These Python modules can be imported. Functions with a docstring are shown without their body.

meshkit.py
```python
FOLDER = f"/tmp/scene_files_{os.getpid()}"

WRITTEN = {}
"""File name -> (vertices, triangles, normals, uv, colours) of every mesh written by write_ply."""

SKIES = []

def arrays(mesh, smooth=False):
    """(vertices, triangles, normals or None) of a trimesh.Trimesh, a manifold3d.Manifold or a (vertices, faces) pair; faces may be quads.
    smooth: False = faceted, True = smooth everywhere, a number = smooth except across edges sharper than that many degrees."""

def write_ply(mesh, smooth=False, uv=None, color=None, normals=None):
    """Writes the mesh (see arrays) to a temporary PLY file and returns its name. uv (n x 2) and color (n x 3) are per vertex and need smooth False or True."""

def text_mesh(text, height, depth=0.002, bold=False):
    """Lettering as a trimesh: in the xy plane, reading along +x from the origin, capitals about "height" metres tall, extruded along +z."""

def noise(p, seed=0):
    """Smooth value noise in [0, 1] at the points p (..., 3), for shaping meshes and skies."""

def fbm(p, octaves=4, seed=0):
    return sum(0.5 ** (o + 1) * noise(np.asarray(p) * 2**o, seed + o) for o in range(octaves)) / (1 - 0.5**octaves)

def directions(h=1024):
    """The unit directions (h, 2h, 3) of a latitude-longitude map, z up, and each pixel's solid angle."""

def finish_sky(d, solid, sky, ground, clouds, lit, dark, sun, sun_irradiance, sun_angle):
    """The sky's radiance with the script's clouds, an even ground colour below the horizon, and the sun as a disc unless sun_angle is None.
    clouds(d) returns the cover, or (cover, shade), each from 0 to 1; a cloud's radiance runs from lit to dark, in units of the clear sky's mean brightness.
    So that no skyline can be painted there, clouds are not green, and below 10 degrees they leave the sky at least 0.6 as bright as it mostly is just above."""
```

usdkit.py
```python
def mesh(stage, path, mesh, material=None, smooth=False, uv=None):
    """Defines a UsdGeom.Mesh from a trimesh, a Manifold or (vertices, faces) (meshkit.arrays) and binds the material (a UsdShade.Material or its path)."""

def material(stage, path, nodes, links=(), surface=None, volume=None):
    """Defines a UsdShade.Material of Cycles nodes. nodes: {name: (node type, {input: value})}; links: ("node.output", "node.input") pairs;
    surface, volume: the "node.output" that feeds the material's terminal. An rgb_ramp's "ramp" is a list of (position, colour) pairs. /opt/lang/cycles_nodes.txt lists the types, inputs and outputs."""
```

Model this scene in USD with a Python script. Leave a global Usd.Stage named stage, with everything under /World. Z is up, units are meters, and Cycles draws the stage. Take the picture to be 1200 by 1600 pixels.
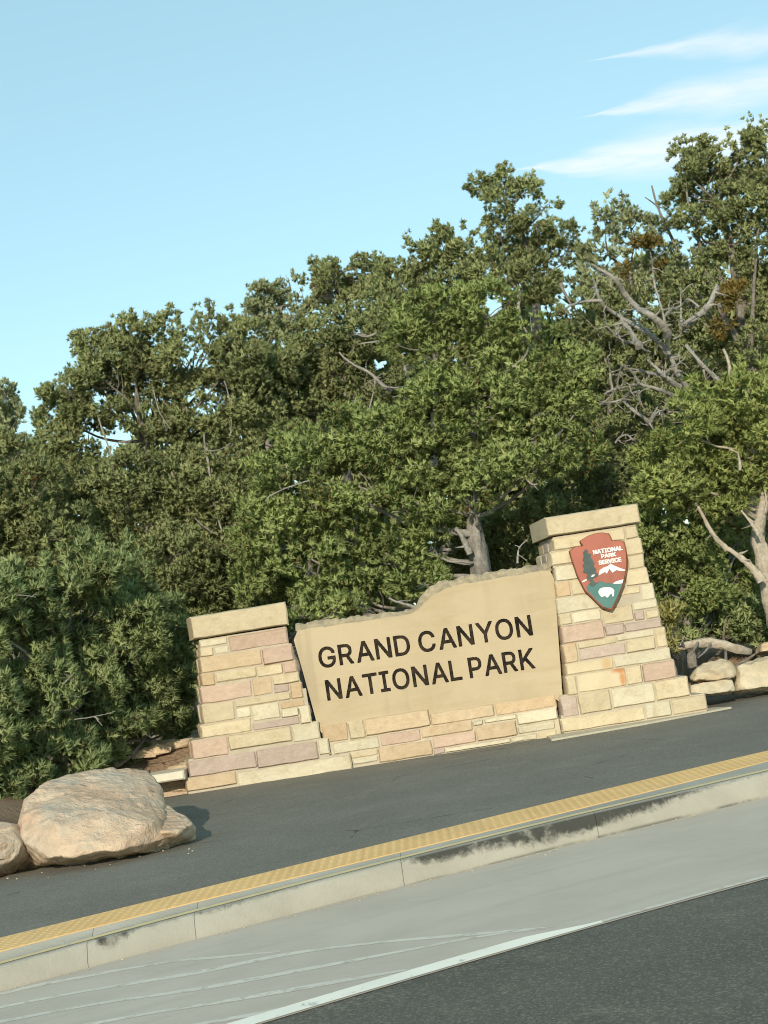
import math, numpy as np, trimesh, usdkit, meshkit
import manifold3d as m3
from shapely.geometry import Polygon, LineString, Point
from shapely import affinity, contains_xy, distance, points as shp_points
from pxr import Usd, UsdGeom, UsdLux, UsdShade, Gf, Sdf, Vt

stage = Usd.Stage.CreateInMemory()
UsdGeom.SetStageUpAxis(stage, 'Z'); UsdGeom.SetStageMetersPerUnit(stage, 1.0)
UsdGeom.Xform.Define(stage, '/World'); UsdGeom.Scope.Define(stage, '/World/Looks')

# ------------------------------------------------------------------ camera
EYE = np.array([0, 0, 1.25]); FPX = 2400.0; ROLL = math.atan(.157); PITCH = math.radians(4.61)
EXPOSURE = 0.85
right0 = np.array([1, 0, 0.]); fwd = np.array([0, math.cos(PITCH), math.sin(PITCH)]); up0 = np.array([0, -math.sin(PITCH), math.cos(PITCH)])
cr, cu = math.cos(ROLL) * right0 - math.sin(ROLL) * up0, math.sin(ROLL) * right0 + math.cos(ROLL) * up0
cam = UsdGeom.Camera.Define(stage, '/World/camera')
M = np.eye(4); M[0, :3], M[1, :3], M[2, :3], M[3, :3] = cr, cu, -fwd, EYE
cam.AddTransformOp().Set(Gf.Matrix4d(M.tolist()))
cam.CreateHorizontalApertureAttr(24.0); cam.CreateVerticalApertureAttr(32.0); cam.CreateFocalLengthAttr(24.0 * FPX / 1200)
cam.CreateClippingRangeAttr((0.1, 5000.0)); cam.CreateExposureAttr(EXPOSURE)

# ------------------------------------------------------------------ sun and sky
SUN_EL, SUN_AZ = math.radians(20.0), math.radians(-10.0)        # the sun stands behind the camera, a little to its left
SUN_STRENGTH, SKY_STRENGTH = 0.62, 0.13
sun_dir = np.array([math.sin(SUN_AZ) * math.cos(SUN_EL), -math.cos(SUN_AZ) * math.cos(SUN_EL), math.sin(SUN_EL)])
sun = UsdLux.DistantLight.Define(stage, '/World/sun')
sun.CreateIntensityAttr(SUN_STRENGTH); sun.CreateNormalizeAttr(True); sun.CreateAngleAttr(0.53); sun.CreateColorAttr(Gf.Vec3f(1.0, .90, .74))
z = sun_dir; x = np.cross([0, 0, 1.], z); x /= np.linalg.norm(x); y = np.cross(z, x)
M = np.eye(4); M[0, :3], M[1, :3], M[2, :3] = x, y, z
sun.AddTransformOp().Set(Gf.Matrix4d(M.tolist()))


def ray(px, py):
    d = fwd * FPX + cr * (px - 600) - cu * (py - 800)
    return d / np.linalg.norm(d)


def at(px, py, dep):                      # the point of that sight line at a distance dep ahead
    d = ray(px, py); return EYE + d * (dep / d[1])


def onz(px, py, z=0.0):                   # the point of that sight line at a height
    d = ray(px, py); return EYE + d * ((z - EYE[2]) / d[2])


class G:                                  # a small node-graph builder
    def __init__(s): s.n, s.l, s.k = {}, [], 0
    def add(s, kind, out, **inp):
        s.k += 1; nm = f'n{s.k}'; const = {}
        for k, v in inp.items():
            if isinstance(v, tuple) and v and isinstance(v[0], str) and v[0] == '@': s.l.append((v[1], f'{nm}.{k}'))
            else: const[k] = v
        s.n[nm] = (kind, const); return ('@', f'{nm}.{out}')
    def m(s, op, a, b=0.0, c=0.0, clamp=False): return s.add('math', 'value', math_type=op, value1=a, value2=b, value3=c, use_clamp=clamp)
    def mr(s, v, a, b, c=0.0, d=1.0, t='smoothstep'): return s.add('map_range', 'result', range_type=t, value=v, from_min=a, from_max=b, to_min=c, to_max=d, clamp=True)
    def noise(s, vec, scale, detail=4.0, rough=.55, dist=0.0): return s.add('noise_texture', 'fac', vector=vec, scale=scale, detail=detail, roughness=rough, distortion=dist)
    def mix(s, f, a, b, t='mix'): return s.add('mix_color', 'result', blend_type=t, fac=f, a=a, b=b)
    def pos(s): return s.add('geometry', 'position')
    def scaled(s, v, sc): return s.add('mapping', 'vector', vector=v, scale=sc)
    def make(s, name, surface): return usdkit.material(stage, '/World/Looks/' + name, s.n, s.l, surface=surface[1])


# sky: physical sky with three thin streaks of cirrus towards the right
g = G()
sky = g.add('sky_texture', 'color', sky_type='single_scattering', sun_disc=False, sun_elevation=SUN_EL, sun_rotation=math.atan2(sun_dir[0], sun_dir[1]), altitude=2100.0, air_density=1.0, aerosol_density=.6, ozone_density=1.0)
sky = g.mix(1.0, sky, (1.10, 1.12, .86), 'multiply')
sky = g.mix(.50, sky, (1.95, 3.35, 3.95))      # a thin even veil of high haze
P = g.pos(); sx = g.add('separate_xyz', 'x', vector=P); nm = sx[1].split('.')[0]; sy, sz = ('@', nm + '.y'), ('@', nm + '.z')
front = g.m('greater_than', sy, .05); ysafe = g.m('maximum', sy, .05)
U, W = g.m('divide', sx, ysafe), g.m('divide', sz, ysafe)
UW = g.add('combine_xyz', 'vector', x=U, y=W, z=0.0)
streak = g.noise(g.scaled(UW, (10., 55., 1.)), 1.0, 5.0, .6, .4)
fine = g.noise(g.scaled(UW, (26., 150., 1.)), 1.0, 4.0, .6, .6)
cover = None
for (x0, y0), (x1, y1), h, amp in [((770, 271), (1560, 172), .0165, 1.0), ((880, 187), (1620, 62), .0145, .85), ((890, 100), (1600, 5), .0095, .7), ((1060, 222), (1700, 150), .012, .6)]:
    a, b = ray(x0, y0), ray(x1, y1); a, b = a / a[1], b / b[1]
    L, sl = b[0] - a[0], (b[2] - a[2]) / (b[0] - a[0])
    t = g.m('divide', g.m('subtract', U, a[0]), L)
    ht = g.m('multiply', g.m('multiply', g.mr(t, 0.0, .38), g.mr(t, 1.25, .7)), h)
    mid = g.m('multiply_add', g.m('subtract', U, a[0]), sl, a[2])
    mid = g.m('add', mid, g.m('multiply', g.m('subtract', streak, .5), .018))
    ac = g.m('divide', g.m('absolute', g.m('subtract', W, mid)), g.m('maximum', ht, .0004))
    d = g.m('multiply', g.mr(ac, 1.5, .0), g.m('multiply', g.mr(t, .0, .10), amp))
    d = g.m('multiply', d, g.mr(fine, .30, .68, .62, 1.0))
    cover = d if cover is None else g.m('maximum', cover, d)
cover = g.m('multiply', g.m('multiply', cover, front), .74, clamp=True)
cloud = g.mix(cover, sky, (4.55, 4.60, 4.70))
bg = g.add('background_shader', 'background', color=cloud, strength=SKY_STRENGTH)
dome_mat = g.make('sky_look', bg)
dome = UsdLux.DomeLight.Define(stage, '/World/sky')
UsdShade.MaterialBindingAPI.Apply(dome.GetPrim()).Bind(dome_mat)
dome.GetPrim().SetCustomDataByKey('kind', 'structure')

# ------------------------------------------------------------------ helpers
used = {}


def path(parent, name):
    base = parent + '/' + name; k = used.get(base, -1) + 1; used[base] = k
    return base if k == 0 else f'{base}_{k:03d}'


def tag(prim, label=None, cat=None, group=None, kind=None):
    prim = prim.GetPrim() if hasattr(prim, 'GetPrim') else prim
    for k, v in (('label', label), ('category', cat), ('group', group), ('kind', kind)):
        if v: prim.SetCustomDataByKey(k, v)
    return prim


def obj(name, mesh, mat, parent=None, smooth=False, label=None, cat=None, group=None, kind=None):
    p = path(str(parent.GetPath()) if parent is not None else '/World', name)
    m = usdkit.mesh(stage, p, mesh, mat, smooth)
    return tag(m, label, cat, group, kind)


def thing(name, label, cat, group=None, kind=None):
    xf = UsdGeom.Xform.Define(stage, path('/World', name))
    return tag(xf, label, cat, group, kind)


cat_ = trimesh.util.concatenate


def box(x0, x1, y0, y1, z0, z1):
    b = trimesh.creation.box([x1 - x0, y1 - y0, z1 - z0]); b.apply_translation([(x0 + x1) / 2, (y0 + y1) / 2, (z0 + z1) / 2]); return b


def tube(pts, radii, sides=8, rough=0.0, seed=0, caps=True):
    p = np.asarray(pts, float); r = np.broadcast_to(radii, (len(p),)).astype(float)
    t = np.gradient(p, axis=0); t /= np.linalg.norm(t, axis=1, keepdims=True) + 1e-12
    a = np.cross(t, np.where(np.abs(t[:, 2:]) < .9, [0, 0, 1.], [1., 0, 0])); a /= np.linalg.norm(a, axis=1, keepdims=True) + 1e-12
    b = np.cross(t, a); ang = np.arange(sides) * 2 * np.pi / sides
    rr = r[:, None] * np.ones((1, sides))
    if rough:
        rr = rr * (1 + rough * (np.random.default_rng(seed).random((len(p), sides)) - .5) + rough * .8 * np.sin(3 * ang + seed)[None] * .5)
    v = p[:, None] + rr[..., None] * (np.cos(ang)[None, :, None] * a[:, None] + np.sin(ang)[None, :, None] * b[:, None])
    i, j = np.meshgrid(np.arange(len(p) - 1), np.arange(sides), indexing='ij')
    q = np.stack([i * sides + j, i * sides + (j + 1) % sides, (i + 1) * sides + (j + 1) % sides, (i + 1) * sides + j], -1).reshape(-1, 4)
    f = np.vstack([q[:, [0, 1, 2]], q[:, [0, 2, 3]]]); v = v.reshape(-1, 3)
    if caps:
        n = len(v); v = np.vstack([v, p[:1], p[-1:]]); jj = np.arange(sides)
        f = np.vstack([f, np.stack([np.full(sides, n), (jj + 1) % sides, jj], 1), np.stack([np.full(sides, n + 1), n - sides + jj, n - sides + (jj + 1) % sides], 1)])
    return trimesh.Trimesh(v, f, process=False)


def spline(pts, n):
    p = np.asarray(pts, float)
    if len(p) < 3: return p[0] + (p[-1] - p[0]) * np.linspace(0, 1, n)[:, None]
    from scipy.interpolate import PchipInterpolator
    s = np.concatenate([[0], np.cumsum(np.linalg.norm(np.diff(p, axis=0)[:, :3], axis=1) + 1e-6)])
    return PchipInterpolator(s, p)(np.linspace(0, s[-1], n))


# ------------------------------------------------------------------ materials
def plain(name, c1, c2, sc=3.0, bump=.3, bsc=40.0, rough=.9, dist=.01, speck=0.0, rand=.12, spec=.15, c3=None, sc3=.7):
    g = G(); P = g.pos()
    col = g.mix(g.mr(g.noise(P, sc, 5.0, .6), .3, .7), c1, c2)
    if c3 is not None: col = g.mix(g.mr(g.noise(P, sc3, 4.0, .6, .5), .5, .72), col, c3)
    n2 = g.noise(P, bsc, 6.0, .65)
    if speck: col = g.mix(speck, col, g.mix(g.mr(n2, .3, .7), (.25, .25, .25), (1.0, 1.0, 1.0)), 'multiply')
    if rand:
        r = g.add('object_info', 'random'); col = g.add('hsv', 'color', color=col, hue=.5, saturation=1.0, value=g.mr(r, 0., 1., 1 - rand, 1 + rand, 'linear'), fac=1.0)
    nb = g.add('bump', 'normal', height=n2, strength=bump, distance=dist)
    return g.make(name, g.add('principled_bsdf', 'BSDF', base_color=col, roughness=rough, specular_ior_level=spec, normal=nb))


S = {k: plain('sandstone_' + k, a, b, sc=4.0, bump=.8, bsc=15.0, dist=.022, speck=.14, rand=.08, c3=c, sc3=9.0) for k, (a, b, c) in dict(
    cream=((.525, .430, .280), (.580, .480, .320), (.485, .385, .24)),
    pale=((.545, .475, .335), (.60, .53, .385), (.50, .42, .285)),
    tan=((.490, .370, .235), (.54, .415, .27), (.46, .335, .205)),
    orange=((.49, .355, .215), (.53, .39, .24), (.46, .325, .19)),
    pink=((.480, .350, .258), (.525, .385, .29), (.455, .325, .235)),
    purple=((.435, .338, .272), (.475, .372, .305), (.405, .312, .248))).items()}
MORTAR = plain('mortar', (.40, .34, .25), (.46, .40, .30), sc=9., bump=.6, bsc=60.)
g = G(); P = g.pos()
col = g.mix(g.mr(g.noise(P, 1.3, 5., .6), .3, .7), (.405, .320, .200), (.460, .368, .240))
bed = g.noise(g.scaled(P, (.7, .7, 7.)), 1.6, 6., .65, .5)
col = g.mix(g.mr(bed, .50, .72, 0., .36), col, (.365, .270, .155))
col = g.mix(g.mr(bed, .44, .28, 0., .25), col, (.50, .415, .29))
run = g.m('multiply', g.mr(g.noise(g.scaled(P, (5., 5., .35)), 1.4, 4., .6), .54, .72), g.mr(g.noise(P, 1.1, 3., .5), .42, .62))
col = g.mix(g.m('multiply', run, .32), col, (.27, .215, .145))
pit = g.noise(P, 70., 5., .7)
col = g.mix(g.mr(pit, .36, .26, 0., .5), col, (.24, .18, .11))
nb = g.add('bump', 'normal', height=g.m('add', pit, g.m('multiply', g.noise(P, 9., 4., .6), .8)), strength=.35, distance=.007)
PANEL = g.make('panel_sandstone', g.add('principled_bsdf', 'BSDF', base_color=col, roughness=.9, specular_ior_level=.15, normal=nb))
PANEL_ROUGH = plain('broken_sandstone', (.34, .28, .19), (.46, .38, .25), sc=9., bump=.9, bsc=22., dist=.04, speck=.35, c3=(.25, .22, .17), sc3=5., rand=0)
LETTER = plain('letter_paint', (.010, .008, .006), (.040, .028, .018), sc=14., bump=.2, bsc=90., rand=0)
ROCK = plain('boulder_stone', (.545, .375, .25), (.595, .46, .325), sc=3.2, bump=1.0, bsc=13., dist=.045, speck=.25, c3=(.47, .41, .32), sc3=2.6, rand=.06)
ROCK_PALE = plain('pale_rock', (.54, .44, .29), (.60, .51, .36), sc=3., bump=.8, bsc=14., dist=.03, speck=.25, c3=(.46, .33, .2), sc3=2., rand=.1)
ROCK_ORANGE = plain('orange_rubble', (.58, .42, .26), (.64, .51, .35), sc=5., bump=.8, bsc=20., dist=.03, speck=.25, rand=.14)
SLAB = plain('slab_stone', (.62, .57, .44), (.68, .62, .48), sc=5., bump=.5, bsc=25., speck=.15, rand=0)
FOOTING = plain('footing_concrete', (.43, .385, .285), (.48, .43, .32), sc=5., bump=.5, bsc=40., speck=.2, rand=0)


def asphalt(name, c1, c2, patch, sc=1.1):
    g = G(); P = g.pos()
    big = g.noise(P, .8, 5.0, .6, .3); grit = g.noise(P, 55.0, 3.0, .75); v = g.add('voronoi_texture', 'distance', vector=P, scale=95.0)
    col = g.mix(g.mr(big, .35, .65), c1, c2)
    col = g.mix(g.mr(g.noise(P, 3.2, 6.0, .7, 1.0), .60, .70, 0., .75), col, patch)
    agg = g.add('voronoi_texture', 'color', vector=P, scale=115.0); av = g.add('rgb_to_bw', 'val', color=agg)
    col = g.mix(g.mr(av, .64, .82, 0., .28), col, (.34, .325, .27))
    col = g.mix(g.mr(av, .30, .14, 0., .35), col, (.045, .045, .04))
    col = g.mix(g.mr(grit, .64, .74, 0., .22), col, (.33, .31, .26))
    sand = g.m('multiply', g.mr(g.noise(P, 2.1, 6., .7, .5), .52, .70), g.mr(g.noise(P, 38., 4., .7), .42, .62))
    col = g.mix(g.m('multiply', sand, .35), col, (.36, .31, .24))
    ck = g.add('voronoi_texture', 'distance', feature='distance_to_edge', vector=g.add('vector_math', 'vector', vector_math_type='add') if False else P, scale=.55)
    wob = g.noise(P, 6., 5., .7)
    crack = g.m('multiply', g.mr(g.m('add', ck, g.m('multiply', g.m('subtract', wob, .5), .05)), .006, .001), g.mr(g.noise(P, .9, 3., .5), .50, .60))
    col = g.mix(g.m('multiply', crack, .7 if name == 'plaza_asphalt' else .15), col, (.05, .048, .043))
    h = g.m('add', grit, g.m('multiply', v, .6))
    nb = g.add('bump', 'normal', height=h, strength=.35, distance=.010)
    return g.make(name, g.add('principled_bsdf', 'BSDF', base_color=col, roughness=.92, specular_ior_level=.2, normal=nb))


ASPHALT = asphalt('plaza_asphalt', (.152, .140, .112), (.176, .162, .130), (.126, .117, .096))
ROAD = asphalt('road_asphalt', (.094, .088, .069), (.112, .106, .084), (.082, .077, .061))


def concrete(name, c1, c2, streaks=False):
    g = G(); P = g.pos()
    col = g.mix(g.mr(g.noise(P, 1.2, 6.0, .65, .4), .3, .7), c1, c2)
    if streaks: col = g.mix(g.mr(g.noise(g.scaled(g.add('vector_rotate', 'vector', rotate_type='z_axis', vector=P, angle=-.5), (.45, 5.0, 1.)), 1., 5., .65), .48, .72, 0., .30), col, (.32, .285, .235))
    col = g.mix(g.mr(g.noise(P, 42., 4.0, .7), .6, .75, 0., .3), col, (.2, .2, .18))
    nb = g.add('bump', 'normal', height=g.noise(P, 60., 5., .7), strength=.3, distance=.006)
    return g.make(name, g.add('principled_bsdf', 'BSDF', base_color=col, roughness=.9, specular_ior_level=.2, normal=nb))


GUTTER = concrete('gutter_concrete', (.430, .370, .298), (.490, .427, .345), True)
# kerb concrete with the black tyre and mould stains that run along the nose
g = G(); P = g.pos()
col = g.mix(g.mr(g.noise(P, 2.2, 6., .65, .4), .3, .7), (.325, .300, .243), (.385, .358, .292))
zz = ('@', g.add('separate_xyz', 'z', vector=P)[1])
reach = g.noise(g.scaled(P, (.62, .62, 0.)), 1.0, 3., .5)
rough_n = g.noise(P, 16., 6., .75, .6)
zz = g.m('subtract', zz, g.mr(('@', g.add('separate_xyz', 'x', vector=P)[1].split('.')[0] + '.x'), -2.6, .9, -.034, 0., 'linear'))
xk = ('@', g.add('separate_xyz', 'x', vector=P)[1].split('.')[0] + '.x')
k0, k1, k2, k3 = (float(onz(px, py, -.05)[0]) for px, py in [(600, 1370), (690, 1349), (850, 1306), (1190, 1222)])
main_ = g.m('multiply', g.mr(xk, k0, k1), g.mr(xk, k3 + .1, k2 - .1, .10, 1.0))
left_ = g.m('multiply', g.mr(xk, *(float(onz(px, 1475, -.05)[0]) for px in (140, 160))), g.mr(xk, *(float(onz(px, 1470, -.05)[0]) for px in (205, 180))))
depth_ = g.m('add', g.mr(reach, .40, .62, -.012, .012, 'linear'), g.m('multiply', g.m('maximum', main_, g.m('multiply', left_, .6)), g.mr(reach, .25, .60, .062, .095, 'linear')))
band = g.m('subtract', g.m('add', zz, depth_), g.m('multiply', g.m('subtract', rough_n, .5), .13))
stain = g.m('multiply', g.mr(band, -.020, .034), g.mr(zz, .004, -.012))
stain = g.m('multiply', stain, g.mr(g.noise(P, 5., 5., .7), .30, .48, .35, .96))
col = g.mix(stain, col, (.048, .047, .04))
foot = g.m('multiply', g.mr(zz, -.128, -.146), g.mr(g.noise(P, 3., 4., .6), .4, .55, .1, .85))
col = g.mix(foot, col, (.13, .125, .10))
nb = g.add('bump', 'normal', height=g.noise(P, 50., 5., .7), strength=.4, distance=.008)
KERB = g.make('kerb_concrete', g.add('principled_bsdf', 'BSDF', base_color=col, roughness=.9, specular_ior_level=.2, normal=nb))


def paint(name, c, wear, under, sc=9.):
    g = G(); P = g.pos()
    w = g.mr(g.noise(P, sc, 6., .75, .5), wear - .06, wear + .06)
    col = g.mix(w, under, g.mix(g.mr(g.noise(P, 2.5, 4., .6), .3, .7), c, tuple(v * .9 for v in c)))
    return g.make(name, g.add('principled_bsdf', 'BSDF', base_color=col, roughness=.75, specular_ior_level=.25))


WHITE = paint('road_paint_white', (.84, .79, .66), .36, (.40, .39, .345))
WHITE_THIN = paint('worn_white_paint', (.60, .55, .46), .45, (.44, .39, .31), 14.)
YELLOW_WORN = paint('worn_yellow_paint', (.64, .50, .26), .40, (.40, .385, .32), 12.)
TACTILE = plain('tactile_yellow', (.68, .425, .175), (.73, .465, .20), sc=2.0, bump=.2, bsc=60., rand=.03, speck=.10, rough=.7, c3=(.62, .40, .18), sc3=1.6)
SOIL = plain('soil', (.30, .20, .125), (.37, .26, .17), sc=1.1, bump=1.0, bsc=18., dist=.05, speck=.45, c3=(.17, .13, .09), sc3=1.7, rand=0)
E_RED = plain('emblem_red', (.345, .118, .083), (.385, .135, .092), sc=5., bump=.2, bsc=40., rand=0, rough=.6)
E_BROWN = plain('emblem_edge', (.13, .055, .028), (.19, .085, .045), sc=12., bump=.8, bsc=30., rand=0)
E_RUST = plain('emblem_hill', (.30, .105, .075), (.34, .125, .09), sc=8., bump=.2, bsc=40., rand=0, rough=.6)
E_GREEN = plain('emblem_green', (.065, .092, .083), (.085, .115, .10), sc=9., bump=.3, bsc=40., rand=0, rough=.6)
E_TEAL = plain('emblem_teal', (.075, .165, .150), (.095, .195, .175), sc=6., bump=.2, bsc=40., rand=0, rough=.6)
E_WHITE = plain('emblem_white', (.70, .68, .62), (.74, .72, .66), sc=6., bump=.1, bsc=40., rand=0, rough=.6)
BARK = plain('juniper_bark', (.235, .205, .17), (.33, .295, .245), sc=7., bump=1.0, bsc=26., dist=.03, speck=.5, c3=(.15, .12, .095), sc3=5., rand=.1)
DEADWOOD = plain('grey_dead_wood', (.30, .275, .235), (.41, .38, .33), sc=8., bump=1.0, bsc=30., dist=.03, speck=.4, c3=(.22, .195, .165), sc3=5., rand=.1)
PALEWOOD = plain('pale_bare_wood', (.44, .37, .28), (.52, .45, .35), sc=6., bump=.9, bsc=24., dist=.03, speck=.35, c3=(.32, .25, .18), sc3=4., rand=.05)
TANWOOD = plain('broken_tan_wood', (.55, .44, .30), (.6, .5, .36), sc=8., bump=.9, bsc=24., speck=.4, rand=.05)


def leaf(name, dark, lit, tip):
    g = G()
    t = g.add('attribute', 'fac', attribute='tint')
    P = g.pos()
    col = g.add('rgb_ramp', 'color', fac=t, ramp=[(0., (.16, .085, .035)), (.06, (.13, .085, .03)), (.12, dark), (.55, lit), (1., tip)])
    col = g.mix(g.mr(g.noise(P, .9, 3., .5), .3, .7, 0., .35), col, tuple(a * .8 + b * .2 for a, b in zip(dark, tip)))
    d = g.add('diffuse_bsdf', 'BSDF', color=col); tr = g.add('translucent_bsdf', 'BSDF', color=g.mix(1.0, col, (1.1, 1.15, .6), 'multiply'))
    return g.make(name, g.add('mix_closure', 'closure', fac=.28, closure1=d, closure2=tr))


LEAF = dict(
    pinyon=leaf('pinyon_needles', (.165, .205, .075), (.300, .355, .130), (.470, .500, .220)),
    juniper=leaf('juniper_scales', (.165, .188, .086), (.290, .318, .145), (.440, .450, .220)),
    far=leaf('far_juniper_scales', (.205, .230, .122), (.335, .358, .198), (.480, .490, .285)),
    feather=leaf('shrub_juniper_scales', (.165, .205, .092), (.295, .345, .155), (.460, .485, .235)),
    bright=leaf('bright_juniper_scales', (.185, .225, .073), (.325, .368, .128), (.480, .500, .195)),
    brown=leaf('dead_brown_scales', (.17, .14, .05), (.26, .20, .068), (.42, .28, .085)),
    grass=leaf('yellow_grass', (.26, .25, .09), (.36, .33, .13), (.44, .41, .19)))
# ------------------------------------------------------------------ road, kerb, plaza
def curve(pts, z, deg=3):
    w = np.array([onz(px, py, z)[:2] for px, py in pts])
    return np.polyfit(w[:, 0], w[:, 1], deg)


KB = curve([(0, 1549), (139, 1512), (306, 1468), (560, 1403), (632, 1383), (760, 1352), (935, 1308), (1075, 1278), (1150, 1258), (1200, 1244)], -.15)
KT = curve([(0, 1512), (127, 1477), (300, 1434), (560, 1363), (620, 1350), (727, 1323), (923, 1277), (1075, 1236), (1200, 1209)], -.012)
YB = curve([(0, 1488), (99, 1464), (181, 1440), (560, 1347), (727, 1310), (900, 1266), (960, 1252), (1075, 1220), (1200, 1191)], 0)
YT = curve([(0, 1467), (113, 1440), (560, 1328), (727, 1288), (900, 1247), (960, 1232), (1075, 1201), (1200, 1175)], 0)
RE = curve([(388, 1600), (575, 1544), (712, 1502), (850, 1464), (941, 1439), (1085, 1400), (1137, 1385), (1200, 1366)], -.15, 2)


def line(c, lo, hi):                        # the fitted curve between its ends, straight on beyond them
    def f(x):
        x = np.asarray(x, float); xc = np.clip(x, lo, hi); s = np.polyval(np.polyder(c), xc)
        return np.polyval(c, xc) + s * (x - xc)
    return f


kb, kt, yb, yt, re_ = line(KB, -2.2, 2.45), line(KT, -2.3, 2.7), line(YB, -2.4, 2.75), line(YT, -2.5, 2.85), line(RE, -.7, 2.1)
XS = np.unique(np.concatenate([np.linspace(-60, -6, 28), np.linspace(-6, 6, 97), np.linspace(6, 60, 28)]))


def strip(fa, za, fb, zb, xs=XS):
    a = np.column_stack([xs, fa(xs), np.broadcast_to(za, xs.shape)]); b = np.column_stack([xs, fb(xs), np.broadcast_to(zb, xs.shape)])
    n = len(xs); i = np.arange(n - 1)
    return trimesh.Trimesh(np.vstack([a, b]), np.vstack([np.stack([i, i + 1, n + i + 1], 1), np.stack([i, n + i + 1, n + i], 1)]), process=False)


obj('road', strip(lambda x: np.minimum(re_(x) - 9.5, re_(x)) , -.158, re_, -.158), ROAD, kind='structure')
obj('gutter', strip(lambda x: re_(x) - .05, -.154, lambda x: kb(x) + .05, -.150), GUTTER, kind='structure')


def arc_strip(fc, off_near, off_far, z, x0, x1, thick=0.0):
    xs = np.linspace(x0, x1, max(3, int((x1 - x0) / .12)))
    return strip(lambda x: fc(x) + off_near, z, lambda x: fc(x) + off_far, z, xs)


kerb_top = lambda x: np.interp(x, [-4, -1.95, -.5, 0, .9, 2], [-.070, -.046, -.028, -.022, -.013, -.012]) + .012      # the kerb drops towards the left

# kerb: one section between joints, each with a rounded nose, on a setting piece that carries them
kerb = thing('kerb', None, None, kind='structure')
joints = [-30, -22, -15, -9.4] + sorted([float(onz(px, py, -.15)[0]) for px, py in [(138, 1512), (306, 1468), (632, 1383), (935, 1308)]]) + [4.3, 7.4, 10.6, 18, 30]
jb = joints[:4] + [joints[4] - 3.0] + joints[4:]
jb = sorted(set(jb))
for a, b in zip(jb[:-1], jb[1:]):
    xs = np.linspace(a + .0012, b - .0012, max(4, int((b - a) / .2)))
    prof = []
    K = kb(xs); T = K + .035; ZT = kerb_top(xs)
    back = np.maximum(T + .15, yb(xs) - .004)
    rows = [(K + .012, -.30), (K, -.152), (K + .15 * (T - K), -.12), (K + .72 * (T - K), ZT - .04), (T, ZT - .016), (T + .010, ZT - .005), (T + .028, ZT), (T + .14, ZT + .001), (back, .002), (back, -.30)]
    v = np.vstack([np.column_stack([xs, y_, z_ + 0 * xs]) for y_, z_ in rows]); n = len(xs)
    f = []
    for r in range(len(rows)):
        r2 = (r + 1) % len(rows)
        for i in range(n - 1):
            q = (r * n + i, r * n + i + 1, r2 * n + i + 1, r2 * n + i); f += [(q[0], q[1], q[2]), (q[0], q[2], q[3])]
    for e, s in ((0, 1), (n - 1, -1)):
        ids = [r * n + e for r in range(len(rows))]
        for k in range(1, len(ids) - 1): f.append((ids[0], ids[k + 1], ids[k]) if s > 0 else (ids[0], ids[k], ids[k + 1]))
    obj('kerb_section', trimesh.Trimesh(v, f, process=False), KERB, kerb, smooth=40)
xs = np.linspace(-5.5, 6.0, 96)
obj('yellow_kerb_paint', strip(lambda x: kb(x) + .085, kerb_top(xs) + .0035, lambda x: kb(x) + .165, kerb_top(xs) + .0035, xs), YELLOW_WORN, kerb)

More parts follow.
